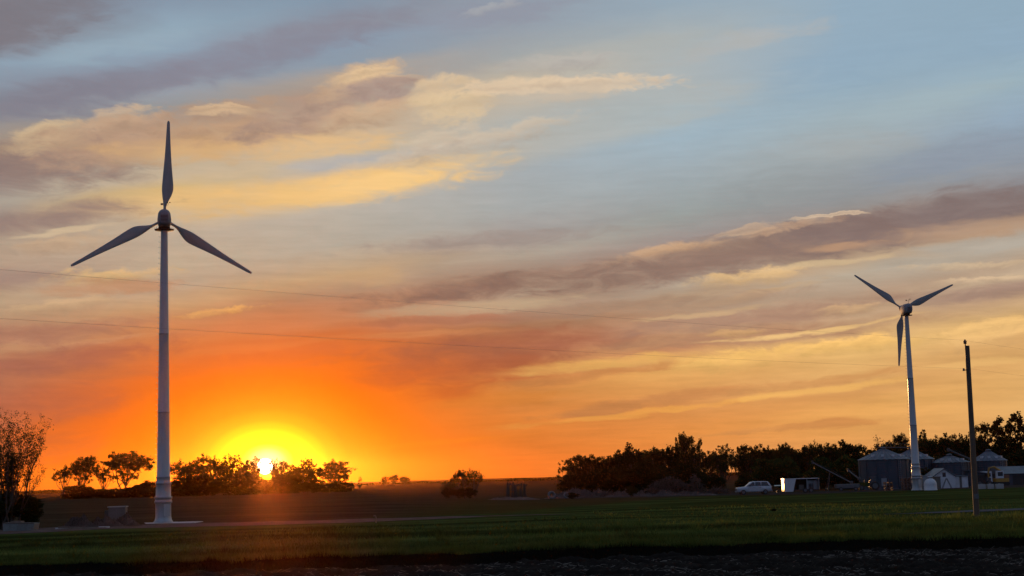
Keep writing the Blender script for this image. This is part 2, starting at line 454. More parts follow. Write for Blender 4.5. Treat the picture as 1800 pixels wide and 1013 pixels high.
M = {}
M['tower'] = weathered('tower_paint', (0.40, 0.41, 0.43), (0.30, 0.295, 0.28), 0.7, 0.38, 0, (1, 1, 0.15), 0.5)
M['blade'] = weathered('blade_gelcoat', (0.31, 0.30, 0.295), (0.24, 0.23, 0.225), 0.8, 0.5, 0, (1, 1, 0.3), 0.5)
M['nacelle'] = weathered('nacelle_fibreglass', (0.24, 0.25, 0.29), (0.19, 0.19, 0.2), 0.8, 0.7)
M['steel'] = weathered('galvanised_steel', (0.30, 0.31, 0.33), (0.19, 0.19, 0.2), 2.0, 0.42, 0.6)
M['dark_steel'] = weathered('dark_steel', (0.07, 0.07, 0.075), (0.1, 0.06, 0.04), 2.0, 0.55, 0.3)
M['concrete'] = weathered('concrete', (0.40, 0.38, 0.36), (0.27, 0.25, 0.23), 1.2, 0.85, bump=0.3)
M['pale_concrete'] = weathered('pale_concrete', (0.62, 0.58, 0.56), (0.42, 0.38, 0.36), 1.2, 0.8, bump=0.3)
M['pole'] = weathered('pole_wood', (0.11, 0.075, 0.05), (0.06, 0.045, 0.035), 1.6, 0.8, 0, (4, 4, 0.35), 0.8, bump=0.5)
M['plank'] = weathered('plank_wood', (0.20, 0.14, 0.10), (0.10, 0.07, 0.05), 1.6, 0.8, 0, (1, 6, 6), 0.8, bump=0.4)
M['red_wood'] = weathered('red_brown_wood', (0.22, 0.10, 0.06), (0.12, 0.06, 0.04), 2.0, 0.8)
M['dull_steel'] = weathered('dull_steel', (0.13, 0.13, 0.135), (0.09, 0.085, 0.08), 2.0, 0.5, 0.3)
M['wire'] = weathered('wire_metal', (0.22, 0.17, 0.14), (0.16, 0.12, 0.10), 3.0, 0.45, 0.6)
M['white_paint'] = weathered('white_paint', (0.60, 0.60, 0.62), (0.44, 0.42, 0.40), 0.9, 0.6, bump=0.1)
M['white_gloss'] = weathered('white_gloss', (0.52, 0.53, 0.56), (0.40, 0.39, 0.38), 0.9, 0.35)
M['car_paint'] = weathered('car_paint', (0.46, 0.47, 0.51), (0.38, 0.37, 0.36), 1.0, 0.25, 0.1, coat=0.8)
M['glass'] = mat('window_glass', lambda g: pbr(g, (0.02, 0.024, 0.03), 0.12, 0.0, spec=0.6))
M['rubber'] = weathered('rubber', (0.02, 0.02, 0.02), (0.04, 0.035, 0.03), 3.0, 0.8)
M['dark'] = weathered('dark_interior', (0.03, 0.03, 0.03), (0.05, 0.04, 0.035), 2.0, 0.8)
M['amber'] = weathered('lamp_lens', (0.6, 0.58, 0.52), (0.4, 0.38, 0.33), 3.0, 0.15)
M['yellow'] = weathered('machine_yellow', (0.42, 0.22, 0.03), (0.16, 0.08, 0.03), 1.5, 0.5)
M['mirror_metal'] = weathered('polished_metal', (0.55, 0.48, 0.40), (0.40, 0.33, 0.26), 1.5, 0.5, 0.9)
M['green_box'] = weathered('grey_green_steel', (0.20, 0.21, 0.19), (0.12, 0.11, 0.09), 1.2, 0.6)
M['grey_box'] = weathered('grey_cabinet', (0.13, 0.115, 0.10), (0.09, 0.07, 0.055), 1.2, 0.6)
M['bark'] = weathered('bark', (0.05, 0.038, 0.028), (0.03, 0.022, 0.016), 3.0, 0.9)
M['stick'] = weathered('dead_branches', (0.085, 0.058, 0.046), (0.04, 0.028, 0.022), 1.0, 0.9)
M['rubble'] = weathered('rubble', (0.10, 0.070, 0.058), (0.045, 0.032, 0.027), 0.9, 0.9, bump=0.4)
M['leaf'] = leafy('leaves', (0.034, 0.040, 0.013), (0.060, 0.055, 0.018))
M['leaf_dark'] = leafy('dark_leaves', (0.024, 0.028, 0.010), (0.040, 0.040, 0.014), 0.25)
M['leaf_green'] = leafy('fresh_leaves', (0.040, 0.062, 0.018), (0.062, 0.080, 0.024), 0.3)
M['straw'] = weathered('corn_straw', (0.15, 0.125, 0.095), (0.05, 0.04, 0.03), 2.0, 0.9)

def bin_wall(g):
    co = obj_co(g)
    wv = g.node('ShaderNodeTexWave', wave_type='BANDS', bands_direction='Z')
    g.put(wv.inputs[0], co)
    wv.inputs['Scale'].default_value = 3.0
    n = g.noise(g.mapping(co, scale=(1, 1, 0.2)), 1.3, 5, 0.6).outputs[0]
    col = g.mix(g.rng(n, 0.3, 0.75), (0.034, 0.047, 0.066), (0.052, 0.066, 0.086))
    return pbr(g, col, 0.5, 0.2, wv.outputs['Fac'], 0.5, 0.03)
M['bin_wall'] = mat('corrugated_zinc', bin_wall)
M['bin_roof'] = weathered('bin_roof_zinc', (0.12, 0.14, 0.17), (0.09, 0.10, 0.12), 0.8, 0.5, 0.2)

# ------------------------------------------------------------------ mesh helpers
class MB:
    """collects shapes into one mesh"""
    def __init__(s):
        s.v, s.f, s.sm, s.mi = [], [], [], []
    def add(s, vs, fs, smooth=False, mi=0):
        o = len(s.v)
        s.v += [tuple(v) for v in vs]
        s.f += [tuple(i + o for i in f) for f in fs]
        s.sm += [smooth] * len(fs)
        s.mi += [mi] * len(fs)
        return s
    def box(s, lo, hi, mat4=None, taper=None, mi=0):
        x0, y0, z0 = lo; x1, y1, z1 = hi
        vs = [Vector(p) for p in ((x0, y0, z0), (x1, y0, z0), (x1, y1, z0), (x0, y1, z0), (x0, y0, z1), (x1, y0, z1), (x1, y1, z1), (x0, y1, z1))]
        if taper:
            cx, cy = (x0 + x1) / 2, (y0 + y1) / 2
            for q in vs[4:]:
                q.x = cx + (q.x - cx) * taper[0]; q.y = cy + (q.y - cy) * taper[1]
        if mat4 is not None:
            vs = [mat4 @ q for q in vs]
        return s.add(vs, [(3, 2, 1, 0), (4, 5, 6, 7), (0, 1, 5, 4), (1, 2, 6, 5), (2, 3, 7, 6), (3, 0, 4, 7)], False, mi)
    def prism(s, pts, axis, a, b, mi=0):
        """closed outline extruded along an axis: 'x','y','z'"""
        def P(p, t):
            return {'x': (t, p[0], p[1]), 'y': (p[0], t, p[1]), 'z': (p[0], p[1], t)}[axis]
        n = len(pts)
        vs = [P(p, a) for p in pts] + [P(p, b) for p in pts]
        fs = [tuple(range(n)), tuple(range(2 * n - 1, n - 1, -1))] + [(i, i + n, (i + 1) % n + n, (i + 1) % n) for i in range(n)]
        return s.add(vs, fs, False, mi)
    def lathe(s, prof, n=24, c=(0, 0, 0), smooth=True, cap=True, mi=0):
        vs, fs = [], []
        for r, z in prof:
            for k in range(n):
                t = 2 * math.pi * k / n
                vs.append((c[0] + r * math.cos(t), c[1] + r * math.sin(t), c[2] + z))
        for i in range(len(prof) - 1):
            for k in range(n):
                k2 = (k + 1) % n
                fs.append((i * n + k, i * n + k2, (i + 1) * n + k2, (i + 1) * n + k))
        s.add(vs, fs, smooth, mi)
        if cap:
            s.add(vs[:n], [tuple(range(n - 1, -1, -1))], False, mi)
            s.add(vs[-n:], [tuple(range(n))], False, mi)
        return s
    def tube(s, pts, rad, n=6, cap=True, mi=0, smooth=True):
        pts = [Vector(p) for p in pts]
        if not hasattr(rad, '__len__'): rad = [rad] * len(pts)
        vs, fs = [], []
        ref = None
        for i, p in enumerate(pts):
            t = (pts[min(i + 1, len(pts) - 1)] - pts[max(i - 1, 0)])
            t = t.normalized() if t.length > 1e-9 else Vector((0, 0, 1))
            if ref is None:
                ref = Vector((0, 0, 1)) if abs(t.z) < 0.9 else Vector((1, 0, 0))
            a = t.cross(ref).normalized(); b = t.cross(a).normalized()
            for k in range(n):
                w = 2 * math.pi * k / n
                vs.append(p + (a * math.cos(w) + b * math.sin(w)) * rad[i])
        for i in range(len(pts) - 1):
            for k in range(n):
                k2 = (k + 1) % n
                fs.append((i * n + k, (i + 1) * n + k, (i + 1) * n + k2, i * n + k2))
        s.add(vs, fs, smooth, mi)
        if cap and n > 2:
            s.add(vs[:n], [tuple(range(n))], False, mi)
            s.add(vs[-n:], [tuple(range(n - 1, -1, -1))], False, mi)
        return s
    def rings(s, rings, smooth=True, cap=True, mi=0):
        """skin a list of point rings of equal length"""
        n = len(rings[0]); vs = [p for r in rings for p in r]; fs = []
        for i in range(len(rings) - 1):
            for k in range(n):
                k2 = (k + 1) % n
                fs.append((i * n + k, i * n + k2, (i + 1) * n + k2, (i + 1) * n + k))
        s.add(vs, fs, smooth, mi)
        if cap:
            s.add(rings[0], [tuple(range(n - 1, -1, -1))], False, mi)
            s.add(rings[-1], [tuple(range(n))], False, mi)
        return s
    def build(s, name, mats, parent=None):
        me = bpy.data.meshes.new(name)
        me.from_pydata(s.v, [], s.f)
        if not isinstance(mats, (list, tuple)): mats = [mats]
        for m in mats: me.materials.append(m)
        me.polygons.foreach_set('use_smooth', s.sm)
        me.polygons.foreach_set('material_index', s.mi)
        me.update()
        o = bpy.data.objects.new(name, me)
        COL.objects.link(o)
        if parent is not None: o.parent = parent
        return o

def quads_mesh(name, verts, nper, mats, parent=None):
    """fast mesh of many separate little faces (numpy), nper corners each"""
    verts = np.asarray(verts, dtype=np.float32).reshape(-1, 3)
    nf = len(verts) // nper
    me = bpy.data.meshes.new(name)
    me.vertices.add(len(verts)); me.vertices.foreach_set('co', verts.ravel())
    me.loops.add(len(verts)); me.loops.foreach_set('vertex_index', np.arange(len(verts), dtype=np.int32))
    me.polygons.add(nf)
    me.polygons.foreach_set('loop_start', np.arange(0, nf * nper, nper, dtype=np.int32))
    me.polygons.foreach_set('loop_total', np.full(nf, nper, dtype=np.int32))
    me.materials.append(mats)
    me.update(calc_edges=True)
    o = bpy.data.objects.new(name, me)
    COL.objects.link(o)
    if parent is not None: o.parent = parent
    return o

def tag(o, label=None, cat=None, group=None, kind=None):
    for k, v in (('label', label), ('category', cat), ('group', group), ('kind', kind)):
        if v: o[k] = v
    return o

def thing(name, label, cat, loc=(0, 0, 0), rz=0.0, group=None, scale=None):
    o = bpy.data.objects.new(name, None)
    o.empty_display_size = 0.5
    COL.objects.link(o)
    o.location = loc
    o.rotation_euler = (0, 0, rz)
    if scale: o.scale = scale
    return tag(o, label, cat, group)

def children_of(o):
    return [c for c in bpy.data.objects if c.parent == o]

def copy_tree(root, loc=None, rz=None, scale=None, label=None, group=None, kids=None):
    c = root.copy(); COL.objects.link(c)
    for ch in (kids if kids is not None else list(root.children)):
        d = ch.copy(); COL.objects.link(d); d.parent = c
        for gch in list(ch.children):
            e = gch.copy(); COL.objects.link(e); e.parent = d
    if loc is not None: c.location = loc
    if rz is not None: c.rotation_euler = (0, 0, rz)
    if scale is not None: c.scale = scale
    if label: c['label'] = label
    if group: c['group'] = group
    return c

# ------------------------------------------------------------------ terrain
def sstep(a, b, x):
    t = np.clip((np.asarray(x, dtype=float) - a) / (b - a), 0, 1)
    return t * t * (3 - 2 * t)

def bank_y(x):
    """line along which the grass verge drops to the tilled field"""
    x = np.asarray(x, dtype=float)
    return 63.2 - 0.105 * x + 0.5 * np.sin(x * 0.55) + 0.4 * np.sin(x * 1.3 + 1) + 0.32 * np.sin(x * 2.7 + 2 * np.sin(x * .4)) + 0.16 * np.sin(x * 5.3)

BANK = 3.3                                   # width of the slope from the verge down to the field

def height(x, y):
    x = np.asarray(x, dtype=float); y = np.asarray(y, dtype=float)
    z = -0.5 * sstep(95, 200, y) * sstep(-20, 6, x)
    b = y - bank_y(x)
    z = z - (0.18 + 0.27 * sstep(14, -18, x)) * (1 - sstep(3, 26, b))
    low = -0.80 + 0.34 * sstep(-18, 16, x)
    z = np.where(b < 0, low, z)
    z = np.where((b >= 0) & (b < BANK), low + (z - low) * sstep(0, BANK, b), z)
    z = z + 0.05 * np.sin(x * 0.21 + y * 0.13) * sstep(70, 84, y) + 0.06 * np.sin(x * 0.08 - y * 0.05) * sstep(62, 100, y)
    return z

def hz(x, y):
    return float(height(x, y))

def gx(px, D, zoff=0.0):
    """ground point seen in photograph column px, D metres ahead"""
    X = (px - 900) / F * D
    for _ in range(6):
        X += (px - project((X, D, hz(X, D) + zoff))[0]) / F * D
    return Vector((X, D, hz(X, D) + zoff))

def top_h(px, py, D):
    """height above the ground of photograph point (px, py) at distance D"""
    d = ray(px, py); p = CAM + d * (D / d.y)
    return p.z - hz(p.x, D)

def grid_mesh(name, xs, ys, zf, m):
    X, Y = np.meshgrid(xs, ys)
    Z = zf(X, Y)
    vs = np.stack([X, Y, Z], -1).reshape(-1, 3)
    nx, ny = len(xs), len(ys)
    i = (np.arange(ny - 1)[:, None] * nx + np.arange(nx - 1)[None, :]).ravel()
    fs = np.stack([i, i + 1, i + nx + 1, i + nx], -1)
    me = bpy.data.meshes.new(name)
    me.vertices.add(len(vs)); me.vertices.foreach_set('co', vs.astype(np.float32).ravel())
    me.loops.add(fs.size); me.loops.foreach_set('vertex_index', fs.astype(np.int32).ravel())
    me.polygons.add(len(fs))
    me.polygons.foreach_set('loop_start', np.arange(0, fs.size, 4, dtype=np.int32))
    me.polygons.foreach_set('loop_total', np.full(len(fs), 4, dtype=np.int32))
    me.polygons.foreach_set('use_smooth', np.ones(len(fs), dtype=bool))
    me.materials.append(m)
    me.update(calc_edges=True)
    o = bpy.data.objects.new(name, me); COL.objects.link(o)
    return tag(o, kind='structure')

def ground_mat(g):
    co = obj_co(g)
    x, y, z = g.xyz(co)
    big = g.noise(g.mapping(co, scale=(0.02, 0.07, 1)), 1.0, 5, 0.6).outputs[0]
    mid = g.noise(g.mapping(co, scale=(0.12, 0.4, 1)), 1.0, 5, 0.65).outputs[0]
    sml = g.noise(co, 2.2, 5, 0.7).outputs[0]
    grass = g.mix(g.rng(mid, 0.35, 0.65), (0.037, 0.055, 0.012), (0.078, 0.090, 0.024))
    strip = g.noise(g.mapping(co, scale=(.012, .20, 0)), 1.0, 3, .6).outputs[0]
    grass = g.mix(1.0, grass, g.comb(*[g.rng(strip, .38, .62, .5, 1.45)] * 3), 'MULTIPLY')
    grass = g.mix(g.rng(sml, 0.4, 0.75, 0, 0.6), grass, (0.032, 0.034, 0.012))
    soil = g.mix(g.rng(mid, 0.35, 0.7), (0.050, 0.031, 0.015), (0.086, 0.057, 0.032))
    rows = g.noise(g.mapping(co, scale=(.008, .11, 0)), 1.0, 4, .65).outputs[0]
    soil = g.mix(1.0, soil, g.comb(*[g.rng(rows, .36, .64, .78, 1.18)] * 3), 'MULTIPLY')
    soil = g.mix(g.rng(sml, 0.4, 0.8, 0, 0.5), soil, (0.028, 0.017, 0.012))
    # the sown field lies beyond a ragged edge: nearer on the left, far on the right
    edge = g.rng(x, -8.0, 22.0, 112.0, 212.0)
    wob = g.m('MULTIPLY', g.m('SUBTRACT', big, 0.5), 30.0)
    f = g.rng(g.m('SUBTRACT', g.m('ADD', y, wob), edge), -3.0, 6.0)
    olive = g.mix(g.rng(mid, 0.35, 0.65), (0.050, 0.038, 0.010), (0.076, 0.056, 0.018))
    col = g.mix(f, grass, g.mix(g.rng(y, 150, 260), olive, soil))
    left = g.rng(x, -6.0, -14.0)
    col = g.mix(g.m('MULTIPLY', f, left), col, soil)
    far = g.rng(y, 420, 900)
    col = g.mix(far, col, (0.040, 0.024, 0.017))
    return pbr(g, col, 1.0, 0, sml, 0.35, 0.04, spec=0.0)
M['ground'] = mat('field_ground', ground_mat)

def soil_mat(g):
    co = obj_co(g)
    n = g.noise(g.mapping(co, scale=(1, 1.6, 1)), 1.1, 6, 0.7).outputs[0]
    n2 = g.noise(co, 9.0, 5, 0.7).outputs[0]
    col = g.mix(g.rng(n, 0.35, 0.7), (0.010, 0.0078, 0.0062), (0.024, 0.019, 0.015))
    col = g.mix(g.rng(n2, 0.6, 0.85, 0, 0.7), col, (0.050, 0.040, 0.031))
    return pbr(g, col, 0.95, 0, n2, 0.8, 0.05, spec=0.05)
M['soil'] = mat('tilled_soil', soil_mat)

def gravel_mat(c, c2):
    def b(g):
        co = obj_co(g)
        n = g.noise(co, 0.7, 5, 0.6).outputs[0]
        n2 = g.noise(co, 8.0, 4, 0.7).outputs[0]
        col = g.mix(g.rng(n, 0.35, 0.65), c, c2)
        col = g.mix(g.rng(n2, 0.4, 0.8, 0, 0.5), col, tuple(v * 0.5 for v in c))
        return pbr(g, col, 0.95, 0, n2, 0.5, 0.03, spec=0.0)
    return b
M['gravel'] = mat('grey_gravel', gravel_mat((0.10, 0.098, 0.10), (0.16, 0.155, 0.155)))
M['yard'] = mat('yard_earth', gravel_mat((0.045, 0.036, 0.030), (0.075, 0.062, 0.053)))
M['mound'] = mat('heaped_earth', gravel_mat((0.075, 0.046, 0.036), (0.13, 0.085, 0.068)))
M['dirt'] = mat('bare_dirt', gravel_mat((0.12, 0.080, 0.066), (0.19, 0.135, 0.115)))

rs = np.random.RandomState(3)
xs = np.unique(np.concatenate([np.linspace(-2600, -300, 24), np.linspace(-300, -60, 30), np.linspace(-60, 60, 241), np.linspace(60, 300, 30), np.linspace(300, 2600, 24)]))
ys = np.unique(np.concatenate([np.linspace(-40, 44, 22), np.linspace(44, 74, 121), np.linspace(74, 260, 94), np.linspace(260, 1200, 48), np.linspace(1200, 3000, 24)]))
grid_mesh('ground', xs, ys, lambda X, Y: np.where(Y < bank_y(X) + BANK - .4, height(X, Y) - 0.25, height(X, Y)), M['ground'])

# tilled field: one sheet of clods and furrows
def field_z(X, Y):
    rng = np.random.RandomState(11)
    z = height(X, Y) + 0.02 * sstep(0, .3, Y - bank_y(X))
    for k in range(26):
        fx, fy = rng.uniform(0.4, 5.5), rng.uniform(0.8, 9.0)
        z = z + 0.055 / (1 + 0.35 * math.hypot(fx, fy)) * np.sin(fx * X + fy * Y + rng.uniform(0, 6.28) + 1.6 * np.sin(0.7 * X * rng.uniform(.4, 1.2) + Y * rng.uniform(.3, 1)))
    z = z + 0.03 * rng.standard_normal(X.shape)
    calm = sstep(-.7, .2, Y - bank_y(X))
    z = z * (1 - .75 * calm) + (height(X, Y) + .02) * .75 * calm
    return z - 0.12 * sstep(.3, .6, Y - bank_y(X))
def field_grid():
    xs = np.arange(-30, 30, 0.11)
    ys = np.linspace(-24, 0.6, 206)
    X, T = np.meshgrid(xs, ys)
    Y = bank_y(X) + T
    Z = field_z(X, Y)
    me = bpy.data.meshes.new('tilled_field')
    nx, ny = len(xs), len(ys)
    vs = np.stack([X, Y, Z], -1).reshape(-1, 3)
    i = (np.arange(ny - 1)[:, None] * nx + np.arange(nx - 1)[None, :]).ravel()
    fs = np.stack([i, i + 1, i + nx + 1, i + nx], -1)
    me.vertices.add(len(vs)); me.vertices.foreach_set('co', vs.astype(np.float32).ravel())
    me.loops.add(fs.size); me.loops.foreach_set('vertex_index', fs.astype(np.int32).ravel())
    me.polygons.add(len(fs))
    me.polygons.foreach_set('loop_start', np.arange(0, fs.size, 4, dtype=np.int32))
    me.polygons.foreach_set('loop_total', np.full(len(fs), 4, dtype=np.int32))
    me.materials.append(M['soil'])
    me.update(calc_edges=True)
    o = bpy.data.objects.new('tilled_field', me); COL.objects.link(o)
    tag(o, kind='structure')
field_grid()

# straw and stubble lying on the tilled field
def straw():
    n = 12000
    X = rs.uniform(-28, 28, n); T = -np.abs(rs.uniform(0.2, 19, n)); Y = bank_y(X) + T
    keep = rs.rand(n) < 0.35 + 0.65 * sstep(-10, 8, X)
    X, Y = X[keep], Y[keep]; n = len(X)
    Z = height(X, Y) + rs.uniform(-0.01, 0.07, n)
    a = rs.normal(0.1, 0.75, n); L = rs.uniform(0.03, 0.13, n) * rs.choice([1, 1, 1, 1, 2.2], n); w = rs.uniform(0.004, 0.011, n)
    tilt = rs.normal(0, 0.22, n)
    d = np.stack([np.cos(a), np.sin(a), tilt], -1) * L[:, None]
    s = np.stack([-np.sin(a), np.cos(a), np.full(n, 0.8)], -1) * w[:, None]
    c = np.stack([X, Y, Z], -1)
    v = np.stack([c - d - s, c + d - s, c + d + s, c - d + s], 1)
    tag(quads_mesh('corn_stubble', v, 4, M['straw']), 'pale bits of chopped straw scattered over the dark tilled field', 'stubble', kind='stuff')
straw()

# grass of the verge: single blades, dense along the drop
def grass_mat(g):
    co = obj_co(g)
    n = g.noise(co, .5, 3, .6).outputs[0]
    strip = g.noise(g.mapping(co, scale=(.012, .20, 0)), 1.0, 3, .6).outputs[0]
    col = g.mix(g.rng(n, .35, .65), (0.070, 0.098, 0.019), (0.118, 0.136, 0.035))
    pt = g.noise(g.mapping(co, scale=(.16, .34, 0)), 1.0, 5, .65).outputs[0]
    col = g.mix(g.rng(pt, .50, .66, 0, .8), col, (0.050, 0.040, 0.016))
    col = g.mix(1.0, col, g.comb(*[g.rng(strip, .38, .62, .5, 1.45)] * 3), 'MULTIPLY')
    d = g.node('ShaderNodeBsdfDiffuse'); g.put(d.inputs[0], col)
    t = g.node('ShaderNodeBsdfTranslucent'); g.put(t.inputs[0], col)
    mx = g.node('ShaderNodeMixShader'); mx.inputs[0].default_value = .4
    g.t.links.new(d.outputs[0], mx.inputs[1]); g.t.links.new(t.outputs[0], mx.inputs[2])
    return mx.outputs[0]
M['grass'] = mat('grass_blades', grass_mat)
M['thatch'] = leafy('shade_toned_dead_thatch', (0.010, 0.009, 0.005), (0.018, 0.015, 0.008), 0.2, 0.5)  # dead stems, coloured darker to carry the shade under the grass lip
M['bank'] = weathered('shade_toned_bank_earth', (0.007, 0.006, 0.005), (0.012, 0.010, 0.008), 1.2, 1.0, spec=0.0)  # earth well below the soil tone: shade of the bank face painted in
def grass():
    def patch(n, x0, x1, t0, t1, hmin, hmax, w, power):
        X = rs.uniform(x0, x1, n); T = t0 + (t1 - t0) * rs.rand(n) ** power
        Y = bank_y(X) + T
        tuft = 0.5 + 0.5 * np.sin(X * 1.7 + 2 * np.sin(Y * .9)) * np.sin(Y * 1.3 + X * .6)
        tuft2 = 0.5 + 0.5 * np.sin(X * 5.3 + 1.3) * np.sin(Y * 4.1 + X)
        H = (hmin + (hmax - hmin) * rs.rand(n)) * (0.45 + 0.5 * tuft + 0.6 * tuft2 ** 2 + .25 * np.sin(X * .31 + 1.7 * np.sin(X * .13)))
        Z = height(X, Y) - 0.02
        a = rs.uniform(0, 6.28, n)
        lean = np.stack([rs.normal(0.05, .28, n), rs.normal(-0.05, .28, n)], -1) * H[:, None]
        b = np.stack([X, Y, Z], -1)
        s = np.stack([np.cos(a) * w, np.sin(a) * w, np.zeros(n)], -1) * rs.uniform(.6, 1.4, n)[:, None]
        tip = b + np.stack([lean[:, 0], lean[:, 1], H], -1)
        return np.stack([b - s, b + s, tip], 1)
    parts = [patch(46000, -34, 30, BANK - .5, BANK + 3.2, 0.12, 0.34, .016, 1.4),
             patch(62000, -38, 34, BANK + 2, BANK + 22, 0.10, 0.26, .022, 1.3),
             patch(900, -34, 30, BANK - .2, BANK + 6, 0.3, 0.75, .011, 1.2),
             patch(30000, -48, 56, 18, 70, 0.07, 0.18, .04, 1.2)]
    for k in range(230):                     # rank tufts along the lip
        cx = rs.uniform(-33, 30); ct = BANK + rs.uniform(-.8, 4.5) if k < 170 else rs.uniform(8, 26)
        n = int(rs.randint(40, 110)); hh = rs.uniform(.3, .62)
        X = cx + rs.normal(0, .22, n); Y = float(bank_y(cx)) + ct + rs.normal(0, .16, n); H = hh * rs.uniform(.5, 1.1, n)
        b = np.stack([X, Y, height(X, Y) - .02], -1); a = rs.uniform(0, 6.28, n)
        sd_ = np.stack([np.cos(a), np.sin(a), 0 * a], -1) * .013
        out_ = np.stack([(X - cx) * .9 + rs.normal(0, .10, n), rs.normal(0, .15, n), H], -1)
        parts.append(np.stack([b - sd_, b + sd_, b + out_], 1))
    v = np.concatenate(parts)
    X, Y = v[:, 0, 0], v[:, 0, 1]
    # bare strip round the tower foot, the gravel drive
    bare = (X < 6) & (Y > 101 + 0.25 * X + 2.5 * np.sin(X * .4)) & (Y < 135)
    soil = (X < -4) & (Y > 108)
    drive = np.abs(Y - drive_y(X)) < np.where(X > 20, 1.6, 0)
    v = v[~(bare | soil | drive)]
    th = patch(26000, -34, 30, .1, BANK - .3, .10, .30, .014, .8)
    tag(quads_mesh('dead_grass', th, 3, M['thatch']), 'dead grass, shade painted into its colour, hanging over the bank above the tilled field', 'dead grass', kind='stuff')
    tag(quads_mesh('grass', v, 3, M['grass']), 'rough green grass growing along the edge of the tilled field', 'grass', kind='stuff')

def drive_y(x):
    return 96.5 + 0.16 * (np.asarray(x, dtype=float) - 26)
grass()

def ribbon(name, xs, yc, hw, m, lift):
    vs, fs = [], []
    n = len(xs)
    K = 8
    for i, x in enumerate(xs):
        w = hw(x)
        for k in range(K + 1):
            y = yc(x) + w * (2 * k / K - 1)
            vs.append((x, y, hz(x, y) + lift))
    for i in range(n - 1):
        for k in range(K):
            a = i * (K + 1) + k
            fs.append((a, a + K + 1, a + K + 2, a + 1))
    o = MB().add(vs, fs, True).build(name, m)
    return tag(o, kind='structure')
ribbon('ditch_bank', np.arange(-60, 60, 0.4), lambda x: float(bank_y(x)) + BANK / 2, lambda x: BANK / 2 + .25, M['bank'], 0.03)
ribbon('gravel_drive', np.arange(23.5, 70, 0.5), lambda x: float(drive_y(x)), lambda x: 0.15 + 1.25 * float(sstep(23, 30, x)) + .15 * math.sin(x * 1.7), M['gravel'], 0.03)
ribbon('dirt_strip', np.arange(-58, 8, 0.5), lambda x: 112 + 0.30 * x + 2.0 * math.sin(x * .17) + (8 if x < -18 else 8 * float(sstep(8, -18, x))),
       lambda x: 0.3 + 4.2 * float(sstep(8, -14, x)) + 1.6 * float(sstep(-14, -24, x)) + .5 * math.sin(x * .9), M['dirt'], 0.03)
ribbon('yard', np.arange(-2, 90, 1.0), lambda x: 222 + 2 * math.sin(x * .1), lambda x: 3.0 + 6.5 * float(sstep(0, 20, x)) + 1.2 * math.sin(x * .37), M['yard'], 0.03)

